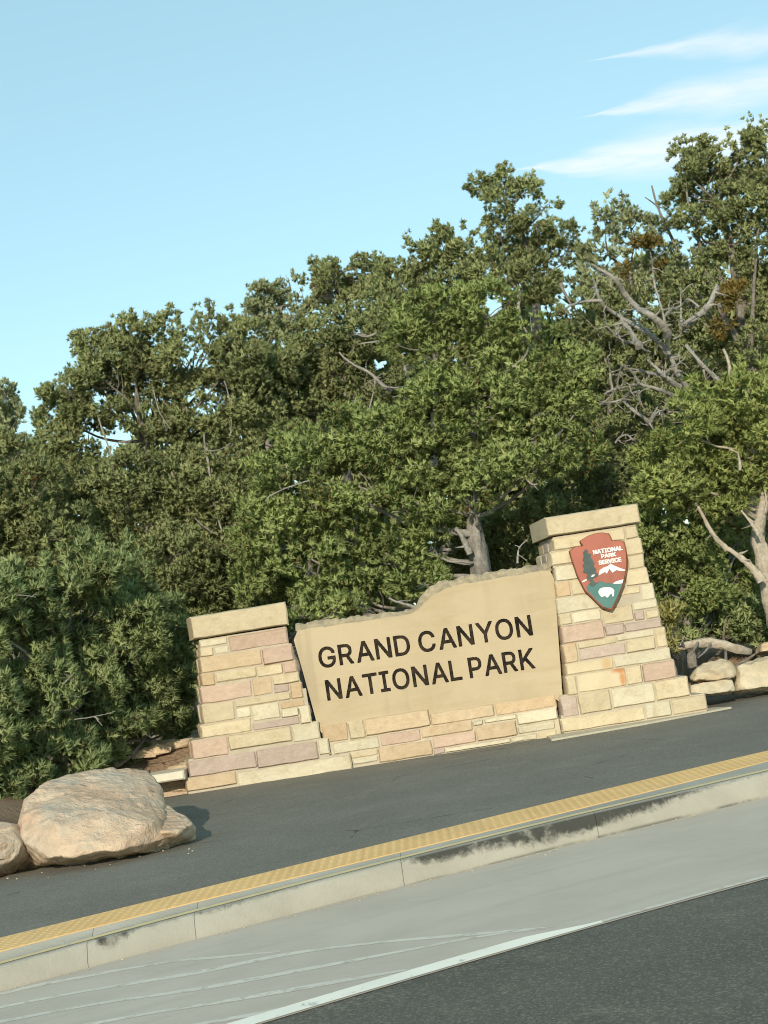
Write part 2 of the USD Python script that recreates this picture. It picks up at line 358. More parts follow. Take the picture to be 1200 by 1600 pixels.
# tactile warning strip: panels of 0.61 m with rows of truncated domes
tact = thing('tactile_strip', 'yellow domed warning strip running along the back of the kerb', 'tactile strip')
dome_m = []
xa = -4.9
while xa < 5.4:
    s = np.polyval(np.polyder(YB), np.clip(xa, -2.4, 2.75)); xb = xa + .61 / math.hypot(1, s)
    xs = np.linspace(xa + .0005, xb - .0005, 4)
    top = strip(yb, .007, yt, .007, xs); low = strip(yb, -.01, yt, -.01, xs)
    m_ = m3.Manifold.hull_points(np.vstack([top.vertices, low.vertices]))
    obj('tactile_panel', m_, TACTILE, tact)
    for i in range(10):
        for j in range(10):
            u_, w_ = (i + .5) / 10, (j + .5) / 10
            X = xa + u_ * (xb - xa); Y = yb(X) * (1 - w_) + yt(X) * w_
            dome_m.append((X, Y))
    xa = xb
dm = np.array(dome_m); ang = np.arange(8) * np.pi / 4
ring0, ring1 = np.column_stack([np.cos(ang) * .0175, np.sin(ang) * .0175, np.full(8, .0065)]), np.column_stack([np.cos(ang) * .010, np.sin(ang) * .010, np.full(8, .0088)])
proto = np.vstack([ring0, ring1]); i8 = np.arange(8); fp = np.vstack([np.stack([i8, (i8 + 1) % 8, 8 + (i8 + 1) % 8], 1), np.stack([i8, 8 + (i8 + 1) % 8, 8 + i8], 1)] + [[[8, 8 + k, 8 + k + 1]] for k in range(1, 7)])
v = (proto[None] + np.column_stack([dm, np.zeros(len(dm))])[:, None]).reshape(-1, 3)
f = (fp[None] + 16 * np.arange(len(dm))[:, None, None]).reshape(-1, 3)
obj('domes', trimesh.Trimesh(v, f, process=False), TACTILE, tact, kind='stuff')

# painted lines on the gutter
xe = float(onz(941, 1439, -.15)[0])
a_, b_ = onz(388, 1600, -.15)[0], onz(941, 1439, -.15)[0]
xs = np.linspace(-3.5, xe, 60)
wl = strip(lambda x: re_(x) - .035, -.1505, lambda x: re_(x) + .115 * np.clip((xe - x) / .35, .12, 1), -.1505, xs)
obj('white_edge_line', wl, WHITE, kind='structure')
xs = np.linspace(xe + .004, 6, 50)
obj('thin_edge_line', strip(lambda x: re_(x) - .03, -.1505, lambda x: re_(x) + .018, -.1505, xs), WHITE_THIN, kind='structure')


def ribbon(pts, w, z):
    p = np.array([onz(px, py, z)[:2] for px, py in pts]); d0 = p[0] - p[1]; p = np.vstack([p[0] + d0 / np.linalg.norm(d0) * 2.0, p])
    p = spline(p, 40); t = np.gradient(p, axis=0); t /= np.linalg.norm(t, axis=1, keepdims=True); nrm = np.column_stack([-t[:, 1], t[:, 0]])
    ww = w * np.minimum(1, np.linspace(1, 0, 40) / .12 + .15)[:, None] * (1 + .25 * np.sin(np.linspace(0, 19, 40) + len(pts)))[:, None]
    a, b = p - nrm * ww / 2, p + nrm * ww / 2; i = np.arange(39)
    ab = np.vstack([a, b]); zg = -.154 + .004 * np.clip((ab[:, 1] - re_(ab[:, 0])) / (kb(ab[:, 0]) - re_(ab[:, 0])), 0, 1) + .0010 + .25 * (z + .1455)
    return trimesh.Trimesh(np.column_stack([ab, zg]), np.vstack([np.stack([i, i + 1, 40 + i + 1], 1), np.stack([i, 40 + i + 1, 40 + i], 1)]), process=False)


for k, (pts, w) in enumerate([
        ([(0, 1552), (68, 1536), (113, 1528), (198, 1512), (269, 1501), (340, 1494), (404, 1488), (440, 1485)], .058),
        ([(0, 1572), (142, 1545), (283, 1522), (340, 1511), (465, 1486), (575, 1472), (740, 1457), (866, 1445)], .066),
        ([(0, 1594), (170, 1563), (300, 1544), (481, 1511), (630, 1483), (740, 1462), (850, 1448)], .060),
        ([(127, 1600), (241, 1579), (340, 1563), (547, 1527), (707, 1500)], .060),
        ([(289, 1600), (437, 1574), (520, 1556)], .055)]):
    obj('thin_white_line', ribbon(pts, w, -.1455 + .0006 * k), WHITE_THIN, kind='structure')

# plaza: asphalt up to the sign and the rocks
back = [onz(px, py, 0)[:2] for px, py in [(-420, 1460), (-150, 1398), (0, 1372), (40, 1358)]] + [np.array(p) for p in [(-2.9, 12.0), (-3.0, 15.66), (-2.0, 15.75), (2.95, 15.75), (2.95, 16.02)]] + [onz(px, py, 0)[:2] for px, py in [(1078, 1087), (1200, 1071), (1330, 1052)]] + [np.array((14., 22.5)), np.array((60., 50.))]
back = [np.array((-60., -20.))] + back if False else [np.array((-30., back[0][1] - 14.))] + back
fx = XS[(XS >= -30) & (XS <= 60)]
front_ = np.column_stack([fx, np.maximum(kb(fx) + .184, yb(fx) - .006)])
plaza_poly = Polygon(np.vstack([front_, np.array(back)[::-1]])).buffer(0)
if plaza_poly.geom_type != 'Polygon': plaza_poly = max(plaza_poly.geoms, key=lambda q: q.area)
pv, pf = trimesh.creation.triangulate_polygon(plaza_poly, engine='earcut')
obj('plaza', trimesh.Trimesh(np.column_stack([pv, np.zeros(len(pv))]), pf, process=False), ASPHALT, kind='structure')

# soil: one sheet to the horizon, raised behind the rocks and the sign
gx = np.unique(np.round(np.concatenate([np.linspace(-600, -60, 12), np.linspace(-60, -10, 26), np.linspace(-10, 11, 106), np.linspace(11, 60, 26), np.linspace(60, 600, 12)]), 3))
gy = np.unique(np.round(np.concatenate([np.linspace(-600, -40, 10), np.linspace(-40, 8, 25), np.linspace(8, 30, 111), np.linspace(30, 90, 22), np.linspace(90, 900, 14)]), 3))
GX, GY = np.meshgrid(gx, gy, indexing='ij')
beyond = GY > kb(GX) + .75
dist_p = distance(shp_points(GX.ravel(), GY.ravel()), plaza_poly).reshape(GX.shape)


def soil_height(X, Y, dp, by):
    P3 = np.stack([X, Y, 0 * X], -1)
    rise = np.clip((dp - .06) / .75, 0, 1); rise = rise * rise * (3 - 2 * rise)
    h = -.06 + rise * (.42 + .10 * np.clip((Y - 16) / 10, 0, 2.)) + np.where(dp > .05, 1, 0) * (.10 * (meshkit.fbm(P3 * 1.7, 4, 3) - .5) + .25 * rise * (meshkit.fbm(P3 * .25, 3, 5) - .5))
    return np.where(by & (dp > 0), h, np.where(by, -.06, -.32))


GZ = soil_height(GX, GY, dist_p, beyond)
n1, n2 = GX.shape; i, j = np.meshgrid(np.arange(n1 - 1), np.arange(n2 - 1), indexing='ij'); q = np.stack([i * n2 + j, (i + 1) * n2 + j, (i + 1) * n2 + j + 1, i * n2 + j + 1], -1).reshape(-1, 4)
obj('ground', (np.stack([GX, GY, GZ], -1).reshape(-1, 3), q), SOIL, smooth=True, kind='structure')


def soil_at(x, y):
    X, Y = np.array([x]), np.array([y])
    return float(soil_height(X, Y, distance(shp_points(X, Y), plaza_poly), Y > kb(X) + .75)[0])


# ------------------------------------------------------------------ the sign
YS = 15.60                                  # front of the pillars


def zoomed(ox, oy, s): return lambda x, y: (ox + x / s, oy + y / s)


zA, zB, zC, zD, zE, zF = zoomed(280, 930, 6), zoomed(280, 1080, 4), zoomed(480, 1060, 5.4545), zoomed(680, 1050, 5.4545), zoomed(820, 770, 5), zoomed(850, 940, 4)


def rect(z1, a, b, dep, z2=None):           # a stone's left, right, bottom, top on the plane y = dep
    p, q = at(*z1(*a), dep), at(*(z2 or z1)(*b), dep)
    return min(p[0], q[0]), max(p[0], q[0]), min(p[2], q[2]), max(p[2], q[2])


def stone(x0, x1, z0, z1, yf, depth, seed, lsplay=0., rsplay=0., gap=.0008, bulge=.020, cham=.014, axis='y'):
    rng = np.random.default_rng(seed)
    x0, x1, z0, z1 = x0 + gap, x1 - gap, z0 + gap, z1 - gap
    w, h = x1 - x0, z1 - z0; c = min(cham, w * .2, h * .2)
    nu, nv = max(2, int(w / .11)) + 1, max(2, int(h / .07)) + 1
    u = np.concatenate([[0], np.linspace(c / w, 1 - c / w, nu), [1]]); v = np.concatenate([[0], np.linspace(c / h, 1 - c / h, nv), [1]])
    Ug, Vg = np.meshgrid(u, v, indexing='ij'); edge = (Ug == 0) | (Ug == 1) | (Vg == 0) | (Vg == 1)
    X, Z = x0 + Ug * w, z0 + Vg * h
    off = rng.random(3) * 50; P3 = np.stack([X * 6, Z * 9, 0 * X], -1) + off
    Y = yf + np.where(edge, c * 1.1, 0) - bulge * (meshkit.fbm(P3, 3, seed) - .35) * np.where(edge, .3, 1) + rng.normal(0, .003)
    X = X + np.where(edge | (Ug == u[1]) | (Ug == u[-2]), (meshkit.noise(P3 * 2.2, seed + 1) - .5) * .012, 0); Z = Z + np.where(edge | (Vg == v[1]) | (Vg == v[-2]), (meshkit.noise(P3 * 2.2, seed + 2) - .5) * .010, 0)
    A, B = Ug.shape; V = np.stack([X, Y, Z], -1).reshape(-1, 3)
    i, j = np.meshgrid(np.arange(A - 1), np.arange(B - 1), indexing='ij'); q = np.stack([i * B + j, (i + 1) * B + j, (i + 1) * B + j + 1, i * B + j + 1], -1).reshape(-1, 4)
    ring = [i * B for i in range(A)] + [(A - 1) * B + j for j in range(1, B)] + [i * B + B - 1 for i in range(A - 2, -1, -1)] + [j for j in range(B - 2, 0, -1)]
    n = len(V); Vb = V[ring].copy(); Vb[:, 1] = yf + depth
    Vb[:, 0] += np.where(np.abs(Vb[:, 0] - x0) < .02, -lsplay * depth, 0) + np.where(np.abs(Vb[:, 0] - x1) < .02, rsplay * depth, 0)
    V = np.vstack([V, Vb]); k = len(ring); r = np.arange(k)
    side = np.stack([np.array(ring)[(r + 1) % k], np.array(ring)[r], n + r, n + (r + 1) % k], 1)
    f = np.vstack([q[:, [0, 1, 2]], q[:, [0, 2, 3]], side[:, [0, 1, 2]], side[:, [0, 2, 3]], [[n, n + t, n + t + 1] for t in range(k - 1, 0, -1) if t + 1 < k]])
    m = trimesh.Trimesh(V, f, process=False)
    if axis != 'y': m.apply_transform(axis)
    return m


sign = thing('entrance_sign', 'sandstone entrance sign reading GRAND CANYON NATIONAL PARK between two stone pillars', 'sign')
TINT = dict(c='cream', p='pale', t='tan', o='orange', k='pink', u='purple')


def settle(rs, most=.05, joint=.0015):
    # let neighbouring stones meet at a thin joint instead of leaving wide beds
    A = np.array([r[0] for r in rs]); B_ = A.copy()
    for i in range(len(A)):
        x0, x1, z0, z1 = A[i]
        for side in range(4):
            lo, hi, e = ((z0, z1, A[i][side]) if side < 2 else (x0, x1, A[i][side])); o0, o1 = ((2, 3) if side < 2 else (0, 1))
            opp = {0: 1, 1: 0, 2: 3, 3: 2}[side]; sg = 1 if side in (1, 3) else -1; best = None
            for j in range(len(A)):
                if j == i or min(hi, A[j][o1]) - max(lo, A[j][o0]) < .022: continue
                d = sg * (A[j][opp] - e)
                if -.03 < d < most and (best is None or d < best): best = d
            if best is not None: B_[i][side] = e + sg * (best / 2 - joint)
    return [(tuple(b), r[1]) for b, r in zip(B_, rs)]


def pillar(rows, cap, capcol, depth, lsplay, rsplay, label, seed):
    rects = {}
    flat = settle([(rect(z1, a, b, YS, *z2), col) for key, z1, a, b, col, *z2 in rows])
    for (key, *_), r in zip(rows, flat): rects.setdefault(key, []).append(r)
    core = None; made = []
    for key, rs in rects.items():
        x0, x1, z0, z1 = min(r[0][0] for r in rs), max(r[0][1] for r in rs), min(r[0][2] for r in rs), max(r[0][3] for r in rs)
        p = np.array([[x0 + .012, YS + .013], [x1 - .012, YS + .013], [x1 - .016 + rsplay * depth, YS + depth - .02], [x0 + .016 - lsplay * depth, YS + depth - .02]])
        m = m3.Manifold.extrude(m3.CrossSection([p]), z1 - z0 + .012).translate([0, 0, z0 - .006])
        core = m if core is None else core + m
        made.append((key, rs, x0, x1))
    c = obj('pillar', core, MORTAR, sign, label=label)
    k = seed
    rng = np.random.default_rng(seed)
    for key, rs, x0, x1 in made:
        for (a0, a1, b0, b1), col in rs:
            k += 1; le, ri = a0 < x0 + .04, a1 > x1 - .04
            d = .20 + .12 * ((k * 7) % 3) / 2 if (le or ri) else .14
            obj('stone', stone(a0, a1, b0, b1, YS, d, k, lsplay if le else 0, rsplay if ri else 0), S[TINT[col]], c, smooth=35)
            for edge, s in ((le, -1), (ri, 1)):
                if not edge: continue
                ya = YS + d + .004; sp = lsplay if s < 0 else rsplay; cols = list(S.values())
                cuts = [ya, YS + depth] if rng.random() < .4 else [ya, ya + (YS + depth - ya) * rng.uniform(.35, .65), YS + depth]
                for y0, y1 in zip(cuts[:-1], cuts[1:]):
                    k += 1
                    m = stone(0, y1 - y0, b0, b1, 0, .12, k)               # a face along x, turned to the side
                    V = m.vertices.copy(); xe_ = (a0 - lsplay * d) if s < 0 else (a1 + rsplay * d)
                    yy = (y1 - V[:, 0]) if s < 0 else (y0 + V[:, 0])
                    xx = (a0 + V[:, 1] - lsplay * (yy - YS)) if s < 0 else (a1 - V[:, 1] + rsplay * (yy - YS))
                    m = trimesh.Trimesh(np.column_stack([xx, yy, V[:, 2]]), m.faces, process=False)
                    obj('stone', m, S[TINT['cptkuc'[rng.integers(6)]]], c, smooth=35)
    (x0, x1, z0, z1) = cap
    # cap stone: quarry-faced block on all four sides
    hw = stone(x0, x1, z0, z1, YS - .035, depth + .09, k + 500, lsplay, rsplay, 0, .03, .014)
    obj('cap_stone', hw, S[capcol], c, smooth=35)
    return c


left_rows = [
    ('a', zA, (185, 427), (445, 462), 'p'), ('a', zA, (185, 495), (325, 568), 'c'), ('a', zA, (325, 487), (465, 543), 'p'), ('a', zA, (460, 387), (1030, 448), 'k'),
    ('b', zA, (185, 588), (778, 652), 't'), ('b', zA, (778, 510), (1080, 612), 'k'),
    ('c', zA, (195, 742), (342, 848), 'o'), ('c', zA, (342, 738), (725, 752), 'c'), ('c', zA, (725, 665), (975, 726), 'c'), ('c', zA, (975, 634), (1112, 712), 'k'),
    ('d', zA, (190, 866), (455, 26), 'k', zB), ('d', zA, (682, 795), (590, 4), 't', zB), ('d', zA, (868, 766), (1135, 812), 'c'), ('d', zA, (885, 852), (1032, 890), 'u'),
    ('d2', zA, (1032, 832), (1170, 948), 'o'), ('e', zB, (135, 97), (355, 176), 'c'), ('e', zB, (355, 66), (700, 46), 'c'), ('e', zB, (632, 76), (790, 86), 'o'),
    ('e', zB, (355, 116), (450, 156), 'p'), ('e', zB, (450, 97), (635, 156), 'p'), ('e', zB, (638, 122), (748, 151), 'p'), ('e', zB, (748, 106), (830, 186), 'p'),
    ('f', zB, (130, 216), (452, 242), 'c'), ('f', zB, (458, 202), (755, 196), 'u'),
    ('g', zB, (72, 326), (310, 386), 'k'), ('g', zB, (308, 286), (712, 311), 'c'), ('g', zB, (700, 226), (885, 291), 'p'),
    ('h', zB, (52, 450), (482, 466), 'u'), ('h', zB, (484, 381), (870, 412), 'u'), ('h', zB, (868, 310), (945, 392), 'p'),
    ('i', zB, (38, 560), (360, 582), 't'), ('i', zB, (362, 520), (1085, 490), 'p')]
capL = rect(zoomed(0, 0, 1), (297, 964), (452, 976), YS)
pillar(left_rows, capL, 'cream', .5, .20, -.20, 'short left pillar of banded pink, tan and cream stones', 100)
right_rows = [
    ('a', zE, (212, 362), (782, 362), 'c'), ('a', zE, (784, 264), (890, 338), 'c'),
    ('b', zE, (195, 470), (560, 516), 'c'), ('b', zE, (560, 414), (930, 484), 'c'),
    ('c', zE, (228, 579), (560, 642), 'p'), ('c', zE, (560, 528), (800, 592), 'c'), ('c', zE, (800, 488), (942, 578), 'c'),
    ('d', zE, (232, 711), (360, 802), 'o'), ('d', zE, (360, 691), (560, 772), 'c'), ('d', zE, (560, 655), (782, 730), 'c'), ('d', zE, (782, 614), (976, 700), 'c'),
    ('e', zE, (242, 834), (600, 892), 'p'), ('e', zE, (600, 778), (720, 872), 'c'), ('e', zE, (720, 762), (905, 786), 'c'), ('e', zE, (905, 727), (1024, 826), 'p'),
    ('f', zF, (88, 88), (176, 137), 'c'), ('f', zF, (176, 76), (358, 106), 'p'), ('f', zF, (362, 56), (560, 116), 'c'), ('f', zF, (560, 12), (714, 42), 'p'), ('f', zF, (566, 58), (632, 112), 'u'), ('f', zF, (632, 56), (728, 97), 'c'),
    ('g', zF, (103, 160), (378, 217), 'k'), ('g', zF, (384, 152), (502, 197), 'u'), ('g', zF, (506, 139), (740, 158), 'u'),
    ('h', zF, (115, 280), (215, 372), 't'), ('h', zF, (215, 264), (455, 256), 'c'), ('h', zF, (458, 212), (688, 206), 'p'), ('h', zF, (218, 306), (512, 322), 'u'), ('h', zF, (512, 254), (694, 288), 'c'), ('h', zF, (692, 171), (777, 268), 'c'),
    ('i', zF, (133, 396), (436, 414), 'p'), ('i', zF, (434, 348), (797, 357), 'p'),
    ('j', zF, (133, 478), (208, 572), 'c'), ('j', zF, (208, 462), (515, 518), 'c'), ('j', zF, (512, 413), (616, 498), 'c'), ('j', zF, (616, 397), (832, 463), 'k'),
    ('k', zF, (98, 606), (216, 714), 'u'), ('k', zF, (216, 586), (418, 674), 'c'), ('k', zF, (424, 552), (694, 618), 'p'), ('k', zF, (694, 510), (917, 574), 'c'),
    ('l', zF, (103, 736), (632, 742), 'c'), ('l', zF, (632, 650), (800, 712), 'p'), ('l', zF, (800, 624), (1026, 676), 'c')]
capR = rect(zE, (152, 196), (902, 232), YS)
pr = pillar(right_rows, capR, 'cream', .85, .085, -.08, 'tall right pillar of pale cream stones carrying the arrowhead emblem', 300)

# rust run below the emblem: a stained stone gets its own material
g = G(); P = g.pos()
cx, _, cz = at(*zF(468, 425), YS); cx2, _, cz2 = at(*zF(392, 385), YS); cx3, _, cz3 = at(*zF(492, 480), YS)
col = g.mix(g.mr(g.noise(P, 4., 5., .6), .3, .7), (.525, .430, .280), (.580, .480, .320))
for (a, b, sxr, szr, am, rc) in [(cx, cz, .10, .045, .85, (.45, .17, .05)), (cx2, cz2, .075, .09, .7, (.46, .29, .13)), (cx3, cz3, .04, .11, .8, (.47, .20, .06))]:
    dx = g.add('vector_math', 'value', vector_math_type='length') if False else None
    d2 = g.add('vector_math', 'value', math_type='length', vector1=g.add('mapping', 'vector', vector=P, location=(-a / sxr, 0., -b / szr), scale=(1 / sxr, 0., 1 / szr)))
    d2 = g.m('add', d2, g.m('multiply', g.m('subtract', g.noise(P, 22., 4., .7), .5), .9))
    col = g.mix(g.mr(d2, 1.15, .2, 0., am), col, rc)
nb = g.add('bump', 'normal', height=g.noise(P, 28., 6., .65), strength=.5, distance=.012)
RUST = g.make('rust_stained_sandstone', g.add('principled_bsdf', 'BSDF', base_color=col, roughness=.9, specular_ior_level=.15, normal=nb))
jr, ir = rect(zF, (208, 462), (515, 518), YS), rect(zF, (133, 396), (436, 414), YS)
for ch in pr.GetChildren():
    pts = np.array(UsdGeom.Mesh(ch).GetPointsAttr().Get()); c = (pts.min(0) + pts.max(0)) / 2
    for r_ in (jr, ir):
        if abs(c[0] - (r_[0] + r_[1]) / 2) < .03 and abs(c[2] - (r_[2] + r_[3]) / 2) < .03 and pts[:, 1].min() < YS + .02:
            UsdShade.MaterialBindingAPI(ch).Bind(RUST)

# base wall under the panel
YW = YS + .05
wall_rows = [
    (zC, (118, 402), (350, 510), 'o'), (zC, (350, 372), (490, 494), 'c'), (zC, (490, 346), (1040, 398), 't'), (zC, (1056, 298), (495, 371), 't', zD), (zD, (520, 266), (1042, 286), 'o'),
    (zC, (212, 560), (612, 588), 'p'), (zC, (365, 640), (600, 652), 'c'), (zC, (385, 690), (600, 706), 'p'), (zC, (626, 490), (972, 522), 'k'), (zC, (606, 602), (1065, 652), 't'),
    (zC, (972, 432), (318, 482), 't', zD), (zC, (1082, 517), (340, 602), 'k', zD), (zC, (1084, 604), (85, 692), 'u', zD), (zD, (322, 436), (412, 447), 'p'), (zD, (418, 418), (692, 388), 'p'),
    (zD, (355, 468), (702, 532), 't'), (zD, (702, 364), (1052, 402), 'p'), (zD, (702, 458), (1030, 482), 'p'), (zD, (88, 652), (642, 602), 'p'), (zD, (650, 562), (872, 572), 'p'), (zD, (876, 516), (1042, 562), 'c')]
rs = settle([(rect(z1, a, b, YW, *z2), c) for z1, a, b, c, *z2 in wall_rows])
zt = max(r[0][3] for r in rs) - .01
wx0, wx1 = min(r[0][0] for r in rs), max(r[0][1] for r in rs)
bw = obj('base_wall', box(wx0 + .02, wx1 - .01, YW + .013, YW + .42, -.05, zt - .05), MORTAR, sign, label='low wall of tan and pink stones under the lettered panel')
for k, ((a0, a1, b0, b1), c) in enumerate(rs): obj('stone', stone(a0, a1, max(b0, -.03), b1, YW, .15, 700 + k), S[TINT[c]], bw, smooth=35)

# panel with a broken upper edge and cut letters
YP = YW + .012
pp = lambda px, py, d=YP: at(px, py, d)[[0, 2]]
face_top = [(462, 985), (500, 980), (560, 972), (610, 964), (640, 958), (652, 953), (664, 942), (678, 930), (697, 920), (730, 911), (780, 903), (830, 895), (862, 891)]
rim_top = [(458, 977), (500, 970), (530, 967), (570, 961), (610, 957), (636, 952), (648, 945), (660, 930), (672, 918), (690, 909), (720, 902), (750, 897), (780, 891), (805, 888), (830, 884), (862, 880)]
N = 150
ft = spline(np.array([pp(*p) for p in face_top]), N); rt = spline(np.array([pp(*p) for p in rim_top]), N)
xs = np.linspace(ft[0, 0], ft[-1, 0], N)
ft = np.column_stack([xs, np.interp(xs, ft[:, 0], ft[:, 1])]); rt = np.column_stack([xs, np.interp(xs, rt[:, 0], rt[:, 1])])
w3 = np.column_stack([xs * 9, 0 * xs, 0 * xs]); ft[:, 1] += .022 * (meshkit.fbm(w3 * 1.3, 3, 11) - .5); rt[:, 1] += .05 * (meshkit.fbm(w3 * 2.0, 4, 12) - .5)
rt[:, 1] = np.maximum(rt[:, 1], ft[:, 1] + .012)
bot = [pp(872, 1098 - 0), pp(503, 1135)]
# the bottom edge follows the tops of the wall stones
low = []
for px, py in [(880, 1092), (868, 1083), (775, 1098), (770, 1097), (672, 1112), (668, 1106), (572, 1120), (570, 1126), (502, 1136)]:
    low.append(pp(px, py + 9))
leftside = [pp(495, 1130), pp(475, 1056), pp(459, 1000)]
outline = np.vstack([ft[1:-1], [pp(866, 905)], low, leftside])
poly = Polygon(outline).buffer(0)
TH = .26
slab = m3.Manifold.extrude(m3.CrossSection([np.array(g_.exterior.coords)[:-1] for g_ in [poly if poly.geom_type == 'Polygon' else max(poly.geoms, key=lambda q: q.area)]], m3.FillRule.NonZero), TH)


def letters(text, px0, py0, px1, cap_px):          # baseline from the left letter's foot; each letter a mesh of its own
    a, b = pp(px0, py0), pp(px1, py0 - (px1 - px0) * .157)
    cap = cap_px * YP / FPX
    adv, out = 0.0, []
    for ch in text:
        if ch == ' ': adv += .30; continue
        m = meshkit.text_mesh(ch, 1.0, .02, bold=True); w = m.bounds[1][0] - m.bounds[0][0]
        m.apply_translation([-m.bounds[0][0] + adv, 0, 0]); out.append((ch, m))
        adv += w + (.10 if ch in 'AYTPL' else .155)
    total = max(m.bounds[1][0] for _, m in out)
    for ch, m in out:
        m.apply_scale([(b[0] - a[0]) / total, cap, 1.0]); m.apply_translation([a[0], a[1], 0])
    return out


zL = zoomed(480, 950, 3.158)
glyphs = letters('GRAND CANYON', *zL(63, 297), zL(1116, 0)[0], 30.5) + letters('NATIONAL PARK', *zL(100, 456), zL(1128, 0)[0], 30.5)
cut = []
for ch, m in glyphs:
    v = np.array(m.vertices); v[:, 2] = np.where(v[:, 2] > .01, TH + .02, TH - .016)
    cut.append(m3.Manifold(m3.Mesh(v.astype(np.float32), np.array(m.faces, np.uint32))))
cutter = m3.Manifold.batch_boolean(cut, m3.OpType.Add)
slab = slab - cutter
sm = slab.to_mesh(); V = np.array(sm.vert_properties[:, :3]); V = np.column_stack([V[:, 0], YP + TH - V[:, 2], V[:, 1]])
panel = obj('panel', trimesh.Trimesh(V, np.array(sm.tri_verts)[:, ::-1], process=False).copy() if False else trimesh.Trimesh(V, np.array(sm.tri_verts), process=False), PANEL, sign, label='smooth sandstone panel with dark cut lettering and broken top edge')
for ch, m in glyphs:
    v = np.array(m.vertices); v = np.column_stack([v[:, 0], np.where(v[:, 2] > .01, YP + .0105, YP + .0185), v[:, 1]])
    obj('letter', trimesh.Trimesh(v, m.faces, process=False), LETTER, panel)
rows = []
rngp = np.random.default_rng(5)
for t, yo in [(0., .0), (.12, .002), (.4, .018), (.75, .035), (1.0, .055), (1.02, .12), (1.0, .2), (.7, .262), (0, .262)]:
    zrow = ft[:, 1] * (1 - t) + rt[:, 1] * t + (0 if t in (0.,) else .016 * (meshkit.fbm(np.column_stack([xs * 14, np.full(N, yo * 14), np.full(N, t * 3)]), 3, 21) - .5))
    yrow = YP + yo + (0 if t == 0 else .024 * (meshkit.fbm(np.column_stack([xs * 16, np.full(N, yo * 20), np.full(N, t * 5)]), 3, 22) - .5)) - (.0 if t else -.001)
    rows.append(np.column_stack([xs, yrow + 0 * xs, zrow - (.006 if t == 0 else 0)]))
V = np.vstack(rows); R_ = len(rows); i, j = np.meshgrid(np.arange(R_ - 1), np.arange(N - 1), indexing='ij')
q = np.stack([i * N + j, i * N + j + 1, (i + 1) * N + j + 1, (i + 1) * N + j], -1).reshape(-1, 4)
obj('broken_edge', (V, q), PANEL_ROUGH, panel, label='rough weathered broken rim along the top of the panel')
# footing slab
fpts = [onz(px, py, .0)[:2] for px, py in [(862, 1158), (1000, 1134), (1143, 1107)]]
fo = Polygon([fpts[0], fpts[1], fpts[2], (fpts[2][0] - .12, YS + .35), (fpts[0][0], YS + .3)])
obj('footing', trimesh.Trimesh(*(lambda m: (m.vertices + [0, 0, -.05], m.faces))(trimesh.creation.extrude_polygon(fo, .068, engine='earcut')), process=False), FOOTING, sign, label='thin pale concrete footing showing under the tall pillar')

# arrowhead emblem
zG = zoomed(880, 820, 10)
YE = YS - .075


def epoly(pts, dep=YE): return Polygon([at(*zG(*p), dep)[[0, 2]] for p in pts]).buffer(0)


def eplate(poly, y_front, thick):
    polys = [poly] if poly.geom_type == 'Polygon' else list(poly.geoms)
    out = []
    for p in polys:
        m = trimesh.creation.extrude_polygon(p, thick, engine='earcut'); v = m.vertices
        out.append(trimesh.Trimesh(np.column_stack([v[:, 0], y_front + thick - v[:, 2], v[:, 1]]), m.faces, process=False))
    return cat_(out)


OUT = [(95, 410), (150, 365), (200, 335), (265, 328), (305, 330), (272, 290), (262, 250), (320, 212), (400, 165), (500, 132), (620, 118), (718, 133), (752, 190), (772, 243), (880, 243), (960, 255), (985, 350), (1000, 450), (1010, 560), (1005, 680), (985, 800), (950, 950), (900, 1080), (850, 1190), (800, 1295), (765, 1345), (700, 1330), (620, 1305), (560, 1255), (480, 1175), (400, 1095), (340, 1040), (290, 945), (250, 865), (215, 790), (190, 710), (165, 640), (130, 540), (110, 470)]
outer = epoly(OUT)
em = obj('emblem', eplate(outer, YE + .012, .06), E_BROWN, sign, label='red and green arrowhead emblem of carved wood on the tall pillar')
face = affinity.translate(outer.buffer(-.011), -.004, .006)
obj('face', eplate(face, YE + .001, .014), E_RED, em)


def eitem(name, pts, mat, lift, clip=True, label=None):
    p = epoly(pts)
    if clip: p = p.intersection(face.buffer(-.002))
    return obj(name, eplate(p, YE - lift, .012), mat, em, label=label)


eitem('meadow', [(360, 975), (400, 930), (430, 905), (520, 920), (600, 872), (640, 900), (700, 910), (780, 915), (935, 920), (900, 1060), (830, 1190), (740, 1300), (650, 1290), (540, 1200), (460, 1110), (390, 1040)], E_TEAL, .004)
eitem('hill', [(545, 795), (640, 745), (690, 720), (820, 735), (985, 745), (965, 850), (850, 868), (760, 914), (640, 904), (595, 874), (520, 915), (470, 890), (520, 830)], E_RUST, .0055)
eitem('mountain', [(740, 608), (800, 640), (870, 670), (975, 708), (960, 722), (900, 725), (830, 708), (770, 748), (720, 688), (680, 764), (660, 740), (640, 742), (552, 790), (570, 708), (640, 663), (690, 650)], E_WHITE, .008)
eitem('lake', [(770, 918), (830, 880), (940, 852), (925, 912), (850, 926)], E_WHITE, .008)
eitem('bison', [(545, 1050), (570, 1000), (620, 980), (700, 973), (760, 985), (795, 1020), (792, 1112), (768, 1122), (760, 1082), (728, 1087), (712, 1118), (685, 1140), (655, 1112), (620, 1122), (600, 1132), (570, 1100)], E_WHITE, .008)
eitem('pine', [(345, 383), (385, 402), (372, 440), (435, 460), (420, 500), (452, 540), (485, 600), (470, 650), (512, 690), (500, 740), (548, 770), (520, 812), (460, 840), (475, 880), (520, 915), (470, 960), (420, 950), (395, 925), (430, 895), (362, 832), (382, 765), (310, 742), (322, 680), (300, 640), (332, 580), (303, 560), (322, 490), (308, 440)], E_GREEN, .010)
